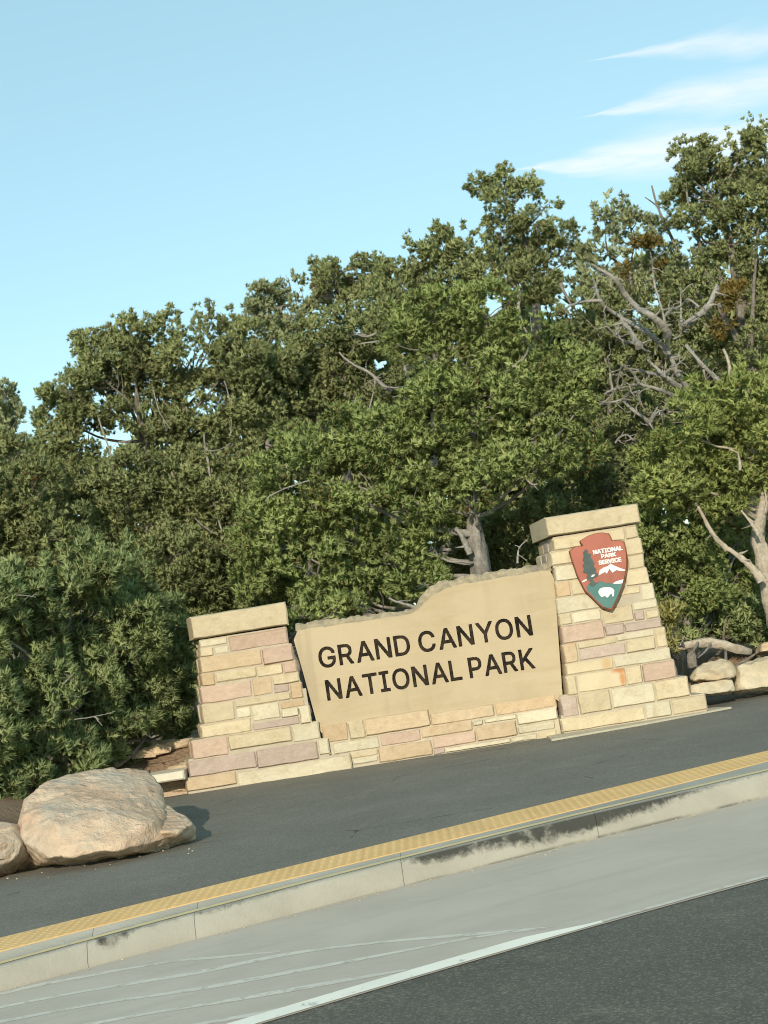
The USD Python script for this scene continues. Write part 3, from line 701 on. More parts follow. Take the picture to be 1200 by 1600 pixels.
eitem('snow_patch', [(430, 812), (450, 785), (492, 772), (482, 800), (455, 816)], E_WHITE, .0125)
eitem('snow_patch', [(288, 892), (330, 860), (372, 846), (362, 872), (310, 900)], E_WHITE, .007)
for word, (a, b), cap in [('NATIONAL', ((472, 462), (928, 388)), 62), ('PARK', ((598, 522), (826, 487)), 56), ('SERVICE', ((560, 626), (908, 568)), 62)]:
    m = meshkit.text_mesh(word, 1.0, 1.0, bold=True); p, q_ = at(*zG(*a), YE), at(*zG(*b), YE)
    w = m.bounds[1][0] - m.bounds[0][0]; v = m.vertices
    m = trimesh.Trimesh(np.column_stack([p[0] + (v[:, 0] - m.bounds[0][0]) / w * (q_[0] - p[0]), YE - .006 + .012 * (1 - v[:, 2]), p[2] + v[:, 1] * cap / 10 * YE / FPX]), m.faces, process=False)
    m = cat_([trimesh.Trimesh(m.vertices + [dx, -.0006 * k, dz], m.faces, process=False) for k, (dx, dz) in enumerate([(0, 0), (.0022, .0012), (-.0022, -.0012), (.0022, -.0012), (-.0022, .0012)])])
    obj('lettering', m, E_WHITE, em, label='white word ' + word)

# ------------------------------------------------------------------ rocks
def rock(hull, seed, edge=.06, amp=.05, smooth_it=1, sc=3.0, cuts=26, keep=(.84, .97)):
    rg = np.random.default_rng(seed); m = m3.Manifold.hull_points(np.asarray(hull, float))
    pv_ = np.array(m.to_mesh().vert_properties[:, :3]); mid = pv_.mean(0)
    for _ in range(cuts):                                   # knock facets off it
        nrm = rg.normal(size=3) + [0, -.35, .2]; nrm[2] = abs(nrm[2]); nrm = unit_(nrm); h = ((pv_ - mid) @ nrm).max(); m = m.trim_by_plane((-nrm).tolist(), float(-(mid @ nrm) - h * rg.uniform(*keep)))
    m = m.refine_to_length(edge)
    mm = m.to_mesh(); t = trimesh.Trimesh(np.array(mm.vert_properties[:, :3]), np.array(mm.tri_verts))
    trimesh.smoothing.filter_taubin(t, iterations=smooth_it)
    v = np.array(t.vertices); n = np.array(t.vertex_normals)
    a = meshkit.fbm(v * sc, 4, seed) - .5; r = 1 - np.abs(2 * meshkit.fbm(v * sc * 1.6 + 9, 4, seed + 7) - 1); c = meshkit.fbm(v * sc * 4.5, 3, seed + 2) - .5
    crack = np.clip(1 - np.abs(meshkit.fbm(v * sc * .9 * [1, 1, 1.6] + 31, 3, seed + 4) - .5) / .018, 0, 1)
    v += n * (amp * 1.1 * a + amp * .7 * (r - .7) + amp * .7 * c - amp * .35 * crack)[:, None]
    return trimesh.Trimesh(v, t.faces, process=False)


def unit_(v): return v / np.linalg.norm(v)


bd = 11.0
B = lambda px, py, d: at(px, py, d)
bp = [onz(36, 1362, -.05), onz(110, 1356, -.05), onz(200, 1345, -.05), onz(262, 1334, -.05),
      B(20, 1302, 11.0), B(24, 1262, 11.2), B(60, 1228, 11.5), B(105, 1211, 11.8), B(170, 1202, 12.0), B(230, 1205, 12.2), B(250, 1228, 11.8), B(257, 1262, 11.3), B(262, 1310, 10.95),
      B(90, 1290, 10.75), B(170, 1270, 10.85), B(235, 1285, 10.85), B(80, 1340, 10.55), B(190, 1325, 10.6),
      B(222, 1212, 13.3), B(120, 1215, 13.2), np.array([-2.9, 13.6, -.05]), B(246, 1262, 13.4), B(240, 1228, 13.3), B(252, 1318, 11.5)]
main = rock(bp, 31, .03, .046, cuts=12, keep=(.91, .985))
lobe = rock([onz(236, 1339, -.05), B(250, 1252, 11.7), B(262, 1258, 11.7), B(250, 1300, 10.9), onz(305, 1319, -.05), B(302, 1286, 11.15), B(284, 1275, 11.3), B(272, 1268, 11.5), B(280, 1300, 10.9), onz(306, 1311, -.05), onz(268, 1300, -.05), B(268, 1280, 11.6)], 47, .025, .035, cuts=7, keep=(.93, .99))
boulder = obj('boulder', main, ROCK, smooth=50, label='large tan boulder on the asphalt in front of the left pillar', cat='boulder')
obj('broken_lobe', lobe, ROCK, boulder, smooth=50)
b2 = rock([onz(-60, 1388, -.05), onz(5, 1372, -.05), B(40, 1318, 10.8), B(30, 1292, 11.), B(0, 1284, 11.2), B(-60, 1290, 11.2), B(-110, 1330, 10.9), onz(-120, 1400, -.05), B(-20, 1330, 10.6), np.array([-2.8, 12., -.05]), np.array([-3.3, 11.9, -.05]), B(14, 1345, 10.75)], 63, .035, .06)
obj('boulder', b2, ROCK, smooth=50, label='smaller tan boulder cut by the left edge of the photo', cat='boulder')
# stone ledge between boulder and pillar
px_ = at(240, 1206, 15.35); lx0, lx1, lz = at(226, 1212, 15.64)[0], at(291, 1212, 15.64)[0], at(268, 1205, 15.7)[2]
led = obj('stone_ledge', stone(lx0, lx1, lz - .085, lz, 15.50, .55, 911), SLAB, label='pale flat stone ledge between the boulder and the left pillar', cat='ledge', smooth=35)
obj('ledge_foot', stone(lx0 + .02, lx1 - .01, -.05, lz - .087, 15.86, .2, 912), ROCK, led, smooth=35)
# grit fallen from the rocks on to the asphalt
rg_ = np.random.default_rng(12); gm = []
for _ in range(16):
    px, py = rg_.uniform(-10, 330), 0; y_ = 1372 - .17 * px + rg_.gamma(1.2, 5.5); c = onz(px, y_, 0.004); gm.append(trimesh.creation.icosphere(0, 1).apply_scale(rg_.uniform(.003, .008) * np.array([1.3, 1, .7])).apply_translation(c))
for _ in range(160):
    x_ = rg_.uniform(-3.5, 5); c = np.array([x_, float(kb(np.array(x_))) - rg_.gamma(1.0, .05) - .01, -.147]); gm.append(trimesh.creation.icosphere(0, 1).apply_scale(rg_.uniform(.0025, .006) * np.array([1.3, 1, .6])).apply_translation(c))
tag(obj('grit', cat_(gm), ROCK_PALE), 'loose grit at the foot of the boulders and along the kerb', 'grit', kind='stuff')
rng = np.random.default_rng(77)


def pebble(c, r, seed, flat=.7, edge=.05):
    rg = np.random.default_rng(seed); d = rg.normal(size=(14, 3)); d /= np.linalg.norm(d, axis=1, keepdims=True)
    c = np.array(c); c[2] = min(c[2], soil_at(c[0], c[1]) + r * .55)
    return rock(c + d * np.array([r * rg.uniform(1., 1.5), r * .8, r * flat * rg.uniform(.7, 1.)]), seed, r * .3, r * .12, 0, 2.2 / r * .3, cuts=9, keep=(.72, .95))


for k, (px, py, d, r) in enumerate([(214, 1196, 15.9, .10), (233, 1190, 16.0, .11), (254, 1183, 16.0, .12), (275, 1178, 16.05, .11), (292, 1171, 16.1, .11), (222, 1177, 16.3, .10), (245, 1170, 16.35, .09), (268, 1194, 15.9, .09), (289, 1189, 15.95, .08), (262, 1166, 16.5, .10), (283, 1160, 16.5, .09), (205, 1186, 16.1, .09), (226, 1165, 16.6, .11)]):
    obj('rubble_stone', pebble(at(px, py, d), r * 1.35, 200 + k), ROCK_ORANGE, smooth=40, label='orange rubble stone piled on the soil left of the short pillar', cat='stone', group='rubble left of the short pillar')
R = lambda pts, seed, **k: rock(np.vstack([[at(*p) for p in pts], [at(p[0], p[1], p[2]) + [0, .35, -.05] for p in pts]]), seed, **k)
obj('rock', R([(1082, 1062, 16.3), (1084, 1048, 16.35), (1098, 1036, 16.5), (1130, 1030, 16.6), (1150, 1034, 16.5), (1150, 1056, 16.4), (1120, 1062, 16.25)], 5, edge=.03, amp=.06), ROCK_PALE, smooth=45, label='rounded pale rock lying just right of the tall pillar', cat='rock')
obj('rock', R([(1078, 1083, 16.15), (1079, 1070, 16.2), (1146, 1060, 16.3), (1150, 1078, 16.2), (1110, 1084, 16.1)], 6, edge=.03, amp=.035), ROCK_PALE, smooth=45, label='long flat pale edging stone at the asphalt, right of the tall pillar', cat='rock')
obj('rock', R([(1152, 1078, 16.4), (1150, 1044, 16.5), (1162, 1036, 16.6), (1195, 1026, 16.7), (1260, 1018, 16.8), (1262, 1066, 16.6), (1205, 1074, 16.4)], 7, edge=.035, amp=.065), ROCK_PALE, smooth=45, label='big pale block of rock at the right edge of the photo', cat='rock')
obj('rock', R([(1188, 1018, 17.2), (1192, 1004, 17.3), (1230, 994, 17.4), (1240, 1016, 17.3)], 8, edge=.05, amp=.02), ROCK_ORANGE, smooth=45, label='small orange rock behind the big pale block', cat='rock')
for k, (px, py, d, r) in enumerate([(1062, 1052, 16.3, .06), (1073, 1055, 16.35, .06), (1066, 1040, 16.5, .07), (1075, 1032, 16.7, .06), (1058, 1034, 16.6, .05), (1085, 1026, 16.8, .06), (1160, 1022, 16.9, .07), (1175, 1012, 17.1, .08), (1172, 1002, 17.4, .06)]):
    obj('rubble_stone', pebble(at(px, py, d), r, 260 + k), ROCK_PALE, smooth=40, label='small pale stone in the rubble right of the tall pillar', cat='stone', group='rubble right of the tall pillar')
lg = spline(np.array([at(*p) for p in [(1048, 1016, 16.9), (1080, 1006, 16.95), (1105, 1003, 17.), (1130, 1007, 17.), (1152, 1014, 17.05), (1172, 1018, 17.2)]]), 14)
log = obj('fallen_log', tube(lg, np.array([.028, .034, .038, .042, .044, .045, .046, .048, .05, .05, .05, .046, .04, .03]), 9, .35, 4), PALEWOOD, smooth=50, label='grey fallen branch lying on the soil behind the rocks, right of the pillar', cat='log')
tw = [tube(spline(np.array([at(*p) for p in q_]), 6), np.linspace(.02, .006, 6), 5, .2, 3) for q_ in [[(1068, 1010, 16.9), (1066, 1000, 16.8), (1070, 994, 16.8)], [(1090, 1004, 16.95), (1082, 1018, 16.7), (1074, 1026, 16.6)], [(1110, 1004, 17.), (1100, 1020, 16.7), (1090, 1028, 16.6)]]]
obj('twigs', cat_(tw), DEADWOOD, log)
# ------------------------------------------------------------------ trees
def unit(v): return v / (np.linalg.norm(v, axis=-1, keepdims=True) + 1e-9)


STYLE = dict(   # tuft size, needles, needle width, sub-clump radii, tufts per sub-clump, spread, gap threshold, upward pull, shell, lift of the needles, needle length
    pinyon=dict(s=.084, B=24, w=.20, rs=(.08, .22), m=14.5, spread=.40, gap=.33, up=.25, shell=.60, lift=.75, L=.70),
    juniper=dict(s=.059, B=20, w=.18, rs=(.06, .21), m=22, spread=.55, gap=.34, up=.55, shell=.50, lift=1.0, L=.95),
    far=dict(s=.070, B=17, w=.20, rs=(.06, .21), m=17, spread=.55, gap=.36, up=.75, shell=.42, lift=1.1, L=.95),
    wood=dict(s=.20, B=11, w=.36, rs=(.18, .38), m=10, spread=.6, gap=.31, up=.50, shell=.55, lift=.8, L=1.),
    feather=dict(s=.076, B=20, w=.15, rs=(.06, .17), m=20, spread=.65, gap=.33, up=.75, shell=.56, lift=1.1, L=.95),
    mass=dict(s=.36, B=11, w=.42, rs=(.35, .6), m=11, spread=.6, gap=.25, up=.50, shell=.6, lift=.6, L=1.),
    brown=dict(s=.066, B=16, w=.15, rs=(.06, .13), m=13, spread=.5, gap=.40, up=.2, shell=.3, lift=1.1, L=1.))


def foliage(blobs, style, seed, density=1.0):
    rng = np.random.default_rng(seed); st = STYLE[style]
    C, Rn, O = [], [], []
    for (px, py, rx, ry, d) in blobs:
        c = at(px, py, d); k = d / FPX; r3 = np.array([rx * k, (rx * .6 + ry * .4) * k, ry * k])
        rm = np.mean(st['rs']); area = 4 * np.pi * (((r3[0] * r3[1]) ** 1.6 + (r3[0] * r3[2]) ** 1.6 + (r3[1] * r3[2]) ** 1.6) / 3) ** (1 / 1.6)
        n = max(4, int(density * 1.55 * area / (np.pi * rm ** 2)))
        u = unit(rng.normal(size=(n, 3))); rad = st['shell'] + (1.06 - st['shell']) * rng.random(n) ** .6
        wob = 1 + .45 * (meshkit.fbm(u * 1.6 + c, 2, seed) - .5)
        p = c + u * r3 * (rad * wob)[:, None]
        keep = (meshkit.fbm(p * 1.9 + 40, 2, seed + 3) > st['gap'] - .0) & ~((u[:, 1] > .35) & (rng.random(n) < .55)) & (p[:, 2] > .12)
        C.append(p[keep]); O.append(unit(u[keep] + np.array([0, 0, .25])))
    C, O = np.vstack(C), np.vstack(O); n = len(C)
    rs = st['rs'][0] + (st['rs'][1] - st['rs'][0]) * rng.random(n) ** .8
    spire = (O[:, 2] > .45) & (rng.random(n) < (.45 if style in ('juniper', 'far', 'feather') else .12)); rs = np.where(spire, rs * .75, rs)
    cnt = np.maximum(4, (st['m'] * (rs / np.mean(st['rs'])) ** 1.7)).astype(int)
    idx = np.repeat(np.arange(n), cnt); T = len(idx)
    u = unit(rng.normal(size=(T, 3)) + O[idx] * .7 + np.array([0, 0, .25]))
    p = C[idx] + u * rs[idx][:, None] * rng.uniform(.35, 1.12, T)[:, None] * np.where(spire[idx][:, None], [[.62, .62, 1.9]], [[1, 1, .75]])
    axis = unit(u * .8 + O[idx] * .35 + np.array([0, 0, st['up']]) + rng.normal(size=(T, 3)) * .15)
    size = st['s'] * rng.uniform(.7, 1.3, T)
    tint = np.clip(.42 + .16 * rng.normal(size=n)[idx] + .14 * rng.normal(size=T), .12, 1)
    dead = rng.random(n)[idx] < .022; tint = np.where(dead & (rng.random(T) < .7), rng.uniform(0, .07, T), tint)
    Bn = st['B']
    # each tuft is a little pompom: short needle bunches that lie over its rounded outside, tips up and out
    dirs = unit(axis[:, None] * st['spread'] + unit(rng.normal(size=(T, Bn, 3))))
    S3 = size[:, None, None]
    base = p[:, None] + dirs * S3 * rng.uniform(.02, .45, (T, Bn, 1))
    tang = axis[:, None] + .6 * rng.normal(size=(T, Bn, 3)); tang = tang - (tang * dirs).sum(-1, keepdims=True) * dirs
    tang = unit(unit(tang) + dirs * rng.uniform(st['lift'] - .3, st['lift'] + .5, (T, Bn, 1)))
    L = S3 * st['L'] * rng.uniform(.55, 1.05, (T, Bn, 1))
    side = unit(np.cross(tang, dirs)) * L * st['w']
    base = base - tang * L * .2
    V = np.stack([base + side, base + tang * L, base - side], 2)
    gn = unit(np.cross(tang, -side)); out = unit(dirs * .9 + axis[:, None] * .35 + O[idx][:, None] * .35)
    flip = (gn * out).sum(-1) < 0
    gn = np.where(flip[..., None], -gn, gn); V = np.where(flip[..., None, None], V[:, :, [2, 1, 0]], V)
    fn = np.cross(V[:, :, 1] - V[:, :, 0], V[:, :, 2] - V[:, :, 0])
    if ((fn * gn).sum(-1) < 0).mean() > .5: V = V[:, :, [2, 1, 0]]
    N = unit(gn * .30 + out * .9); N = np.repeat(N[:, :, None], 3, 2)
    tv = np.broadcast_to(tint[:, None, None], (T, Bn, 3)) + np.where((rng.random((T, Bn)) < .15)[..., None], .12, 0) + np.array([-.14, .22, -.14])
    F = np.arange(T * Bn * 3).reshape(-1, 3)
    return V.reshape(-1, 3), F, N.reshape(-1, 3), np.clip(tv, 0.0, 1).reshape(-1), C


def leaf_mesh(parent, name, data, mat, kind=None, label=None):
    V, F, N, tint, _ = data
    m = UsdGeom.Mesh.Define(stage, path(str(parent.GetPath()), name))
    m.CreatePointsAttr(Vt.Vec3fArray.FromNumpy(V.astype(np.float32))); m.CreateFaceVertexCountsAttr(Vt.IntArray.FromNumpy(np.full(len(F), 3, np.int32)))
    m.CreateFaceVertexIndicesAttr(Vt.IntArray.FromNumpy(F.astype(np.int32).ravel())); m.CreateSubdivisionSchemeAttr('none')
    m.CreateNormalsAttr(Vt.Vec3fArray.FromNumpy(N.astype(np.float32))); m.SetNormalsInterpolation('vertex')
    UsdGeom.PrimvarsAPI(m).CreatePrimvar('tint', Sdf.ValueTypeNames.FloatArray, 'vertex').Set(Vt.FloatArray.FromNumpy(tint.astype(np.float32)))
    UsdShade.MaterialBindingAPI.Apply(m.GetPrim()).Bind(mat)
    global NTRI; NTRI += len(F)
    return tag(m, label, kind=kind)


NTRI = 0


def branch(pts, r0, r1, seed, sides=7, n=14, wig=.05, rough=.3):
    p = spline(pts, n); L = np.linalg.norm(p[-1] - p[0]); s = np.linspace(0, 1, n)
    wob = np.stack([meshkit.fbm(np.column_stack([s * 4, 0 * s + seed * 1.7, 0 * s + k]), 2, seed + k) - .5 for k in range(3)], 1) * 2 * wig * L
    wob *= np.minimum(1, np.minimum(s, 1 - s) * 6)[:, None]
    return tube(p + wob, r0 + (r1 - r0) * s ** .8, sides, rough, seed)


def tree(name, label, d, trunk, blobs, style='juniper', mat=None, cat='tree', dead=(), brown=(), seed=0, density=1.0, group=None, bare=DEADWOOD, limbs=True, twigs=5, bark=BARK, slope=0.0):
    """trunk: list of (px, py, depth, radius px), ground first; blobs: (px, py, rx, ry[, depth]); dead: polylines of (px, py, depth) with end radii in px"""
    t = thing(name, label, cat, group)
    rng = np.random.default_rng(seed + 900)
    bl = [(b if len(b) == 5 else (*b, d + (slope * (b[0] - trunk[0][0]) if slope else 0) + rng.uniform(-.35, .35))) for b in blobs]
    data = foliage(bl, style, seed, density)
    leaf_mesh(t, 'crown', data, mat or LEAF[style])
    if brown:
        bb = [(b if len(b) == 5 else (*b, d - .5)) for b in brown]
        leaf_mesh(t, 'dead_foliage', foliage(bb, 'brown', seed + 5, .8), LEAF['brown'], label='brown dead foliage')
    if trunk:
        tp = np.array([at(*p[:3]) for p in trunk]); rr = np.array([p[3] * p[2] / FPX for p in trunk])
        base = tp[0].copy(); base[2] = soil_at(base[0], base[1]) - .15
        tp = np.vstack([base + (tp[0] - base) * 0 , tp]) if np.linalg.norm(tp[0] - base) > .05 else tp
        rr = np.concatenate([[rr[0] * 1.25], rr]) if len(rr) < len(tp) else rr
        p4 = spline(np.column_stack([tp, rr]), 22)
        wob = np.stack([meshkit.fbm(np.column_stack([np.linspace(0, 5, 22), np.full(22, seed + k * 3.3), np.zeros(22)]), 3, seed + k) - .5 for k in range(2)], 1) * .12
        P3 = p4[:, :3].copy(); P3[2:, :2] += wob[2:]
        obj('trunk', tube(P3, p4[:, 3], 12, .45, seed), bark, t, smooth=60)
        if limbs:
            ms = []
            for b in bl:
                c = at(b[0], b[1], b[4]); k = rng.integers(4, 20); s0 = P3[min(range(3, 22), key=lambda i: abs(P3[i, 2] - (c[2] - .5 * np.linalg.norm(c[:2] - P3[i, :2]))))]
                midp = (s0 + c) / 2 + rng.normal(size=3) * .1 + [0, 0, -.08]
                r0 = min(.038, .014 + .010 * np.linalg.norm(c - s0))
                ms.append(branch([s0, midp, c], r0, .008, seed + len(ms), 6, 10, .05))
                ek = b[4] / FPX
                for _ in range(twigs):
                    e = c + unit(rng.normal(size=3) + [0, -.6, .2]) * np.array([b[2], b[2], b[3]]) * ek * rng.uniform(.7, 1.0); q = c + (midp - c) * rng.random() * .6
                    ms.append(branch([q, (q + e) / 2 + rng.normal(size=3) * .04, e], .010, .003, seed + len(ms), 4, 6, .08))
            obj('limbs', cat_(ms), bark, t, smooth=60, kind='stuff')
    for k, (pl, r0, r1) in enumerate(dead):
        P3 = np.array([at(p[0], p[1], p[2] if len(p) > 2 else d - .35) for p in pl]); kk = d / FPX
        m = branch(P3, r0 * kk * .62, r1 * kk * .45, seed + k * 3 + 1, 8, max(8, 4 * len(pl)), .02, .45)
        sp = []
        for _ in range(max(1, len(pl) - 1)):            # broken spurs
            i = rng.random() * .85 + .1; pt = spline(P3, 20)[int(i * 19)]; e = pt + unit(rng.normal(size=3) * [1, .6, 1]) * rng.uniform(.05, .16)
            sp.append(branch([pt, e], max(.006, .45 * r1 * kk), .003, seed + k + len(sp), 5, 5, .06))
        obj('dead_branch', cat_([m] + sp), bare, t, smooth=60)
    return t


def zp(z, pts, dd=None): return [(*z(x, y), dd) if dd else z(x, y) for x, y in pts]


# far trees along the skyline
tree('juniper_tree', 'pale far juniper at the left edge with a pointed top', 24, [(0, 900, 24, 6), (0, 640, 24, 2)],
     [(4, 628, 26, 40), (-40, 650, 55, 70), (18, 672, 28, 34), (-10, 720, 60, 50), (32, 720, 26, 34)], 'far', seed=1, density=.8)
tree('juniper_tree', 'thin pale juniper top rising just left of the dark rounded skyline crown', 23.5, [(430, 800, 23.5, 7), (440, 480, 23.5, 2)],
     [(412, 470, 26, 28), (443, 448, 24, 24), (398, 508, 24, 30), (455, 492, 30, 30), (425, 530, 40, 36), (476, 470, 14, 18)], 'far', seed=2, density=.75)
tree('juniper_tree', 'dark rounded juniper crown on the skyline above the sign lettering', 24.0, [(550, 800, 24, 8), (545, 470, 24, 3)],
     [(532, 424, 34, 28), (510, 414, 16, 20), (508, 442, 13, 14, 23.5), (496, 466, 12, 10, 23.5), (570, 432, 30, 26), (596, 428, 18, 22), (520, 450, 26, 18), (560, 470, 50, 30), (620, 440, 26, 26)], 'far', LEAF['juniper'], seed=3, density=.85)
stump_tree = stage.GetPrimAtPath('/World/juniper_tree_002')
st_c = [at(484, 442, 24.0), at(492, 430, 24.1), at(498, 452, 23.9), at(512, 470, 24.0), at(500, 474, 23.9), at(488, 456, 23.8), at(520, 476, 24.3), at(505, 440, 24.5), at(520, 450, 24.4)]
obj('broken_stump', rock(st_c, 88, .02, .05, cuts=8, keep=(.86, .97), sc=7.), TANWOOD, stump_tree, smooth=50, label='pale tan broken limb end')
tree('juniper_tree', 'broad olive juniper crown on the skyline right of the rounded one', 22.5, [(690, 800, 22.5, 8), (700, 430, 22.5, 3)],
     [(652, 408, 32, 28), (690, 392, 34, 30), (736, 390, 34, 34), (630, 450, 44, 34), (700, 440, 60, 40), (770, 430, 44, 34), (825, 440, 50, 36)], 'far', LEAF['juniper'], seed=4, density=.8,
     dead=[(zp(zoomed(700, 180, 2.4), [(230, 610), (265, 680), (265, 740), (300, 820)]), 7, 3), (zp(zoomed(700, 180, 2.4), [(420, 630), (450, 690), (490, 745)]), 5, 2)])
tree('pinyon_tree', 'tall pinyon with a flat tufted top leaning left against the sky', 24, [(850, 800, 24, 9), (830, 420, 24, 5), (800, 330, 24, 2)],
     [(770, 288, 28, 18), (800, 284, 26, 16), (816, 305, 22, 18), (782, 312, 26, 15), (850, 325, 18, 13), (800, 338, 22, 16), (838, 352, 24, 16), (868, 362, 26, 24), (895, 392, 20, 22), (780, 365, 28, 20), (845, 395, 42, 28), (800, 400, 34, 26)], 'pinyon', LEAF['juniper'], seed=5, density=.85)
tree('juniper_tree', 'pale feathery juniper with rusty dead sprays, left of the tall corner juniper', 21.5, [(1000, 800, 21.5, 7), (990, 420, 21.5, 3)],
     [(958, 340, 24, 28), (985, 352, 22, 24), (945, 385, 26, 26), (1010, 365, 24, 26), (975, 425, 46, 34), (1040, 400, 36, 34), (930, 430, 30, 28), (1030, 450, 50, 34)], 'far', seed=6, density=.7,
     brown=[(1006, 376, 17, 14, 20.8), (974, 420, 15, 11, 20.2), (1033, 420, 13, 13, 20.8)],
     dead=[([(1110, 500), (1070, 420), (1050, 372), (1040, 350), (1028, 320), (1018, 290)], 7, 3), ([(1032, 325), (1022, 318), (1008, 308)], 3, 1.5)], bare=BARK)
tree('juniper_tree', 'tall bushy juniper filling the upper right corner', 20.5, [(1172, 800, 20.5, 13), (1168, 560, 20.5, 10), (1150, 430, 20.5, 7), (1120, 320, 20.5, 3)],
     [(1092, 232, 22, 26), (1068, 262, 20, 26), (1125, 250, 34, 30), (1165, 225, 12, 26), (1175, 270, 30, 34), (1210, 250, 40, 50), (1068, 305, 26, 20), (1110, 300, 44, 34), (1160, 320, 50, 38), (1220, 330, 50, 50), (1090, 345, 32, 22), (1140, 375, 44, 32), (1195, 395, 46, 40), (1075, 420, 26, 30), (1250, 420, 50, 60), (1200, 470, 40, 40), (1120, 430, 26, 26), (1080, 470, 40, 30), (1190, 540, 50, 40)], 'juniper', seed=7, density=.80,
     brown=[(1090, 322, 12, 13, 19.9), (1142, 468, 17, 24, 19.6), (1130, 508, 11, 13, 19.6)],
     dead=[(zp(zoomed(1040, 180, 6.667), [(853, 2533), (520, 1900), (390, 1560), (350, 1350), (290, 1080), (235, 930), (215, 700)], 20.2), 11, 3), (zp(zoomed(1040, 180, 6.667), [(880, 2450), (930, 1850), (940, 1580), (950, 1350), (970, 1180)], 20.1), 9, 3)], bare=BARK)
# middle row
tree('juniper_tree', 'large open-crowned juniper on the left with bare streaks of wood showing', 19.3, [(230, 1000, 19.7, 14), (240, 800, 19.7, 8), (232, 690, 19.6, 3)],
     [(142, 535, 20, 26), (180, 565, 50, 36), (230, 560, 40, 30), (95, 655, 36, 34), (160, 590, 40, 34), (390, 530, 34, 30), (420, 575, 36, 34), (70, 730, 36, 36), (172, 512, 24, 22), (205, 520, 20, 24), (228, 540, 22, 20), (135, 580, 22, 20), (105, 612, 28, 28), (270, 525, 30, 26), (335, 518, 34, 26), (300, 560, 56, 36), (230, 590, 50, 36), (160, 625, 44, 34), (370, 560, 40, 40), (120, 690, 60, 46), (225, 670, 70, 50), (320, 650, 66, 56), (400, 640, 44, 60), (110, 770, 56, 50), (200, 770, 74, 56), (300, 760, 64, 50), (380, 750, 50, 56), (180, 860, 70, 50), (270, 870, 70, 50), (350, 850, 60, 50), (330, 920, 60, 40)], 'juniper', seed=8, density=.95,
     dead=[(zp(zoomed(0, 560, 5), [(740, 390), (800, 530), (850, 700), (890, 850), (920, 980), (940, 1110)], 19.0), 2.4, 1.8), (zp(zoomed(0, 560, 5), [(700, 850), (760, 940), (810, 1000)], 19.0), 1.8, 1.2),
           (zp(zoomed(0, 460, 2.667), [(715, 740), (760, 850), (795, 910), (900, 1000)], 19.0), 3.0, 1.8), (zp(zoomed(0, 460, 2.667), [(860, 640), (870, 740), (900, 900), (930, 1000)], 19.0), 3.6, 3.0), (zp(zoomed(0, 460, 2.667), [(935, 360), (965, 480), (955, 600)], 19.0), 1.8, 1.2), (zp(zoomed(0, 460, 2.667), [(850, 580), (855, 650), (900, 650), (960, 620)], 19.0), 2.4, 1.2),
           (zp(zoomed(0, 460, 2.667), [(640, 400), (660, 480), (710, 560)], 19.0), 1.8, 1.2)])
tree('juniper_tree', 'yellow green juniper at the left edge below the sky gap', 17.6, [(10, 1050, 17.6, 8), (15, 800, 17.6, 4)],
     [(18, 730, 42, 44), (-30, 780, 60, 70), (62, 770, 38, 44), (20, 820, 60, 46), (90, 830, 40, 40), (40, 880, 66, 40), (-40, 880, 60, 50)], 'juniper', seed=9, density=1.0)
tree('juniper_tree', 'olive juniper behind the big pinyon, left of centre', 20.3, [(500, 950, 20.3, 10), (500, 620, 20.3, 4)],
     [(440, 560, 48, 40), (500, 540, 56, 44), (560, 520, 46, 40), (410, 620, 40, 44), (470, 630, 60, 44), (540, 600, 60, 50), (600, 580, 46, 50), (600, 490, 40, 34), (450, 700, 60, 40)], 'juniper', seed=10, density=.9,
     dead=[(zp(zoomed(500, 500, 5), [(560, 560), (500, 520), (370, 400), (240, 340), (150, 250)], 19.3), 6, 3), (zp(zoomed(500, 500, 5), [(740, 740), (720, 620), (700, 520), (660, 340), (640, 260)], 19.2), 6, 4), (zp(zoomed(500, 500, 5), [(720, 630), (600, 590)], 19.2), 4, 2), (zp(zoomed(500, 500, 5), [(700, 500), (760, 440), (930, 380)], 19.2), 4, 1.5), (zp(zoomed(500, 500, 5), [(700, 520), (600, 530), (500, 520)], 19.2), 4, 3),
           (zp(zoomed(500, 500, 5), [(540, 180), (430, 170), (300, 190)], 19.3), 4, 2), (zp(zoomed(500, 500, 5), [(440, 100), (360, 130), (260, 80)], 19.3), 4, 1.5), (zp(zoomed(500, 500, 5), [(360, 800), (400, 640), (420, 560)], 19.2), 3, 2), (zp(zoomed(500, 500, 5), [(265, 690), (280, 600)], 19.2), 3, 2), (zp(zoomed(500, 500, 5), [(280, 660), (330, 600)], 19.2), 2, 1.5)])
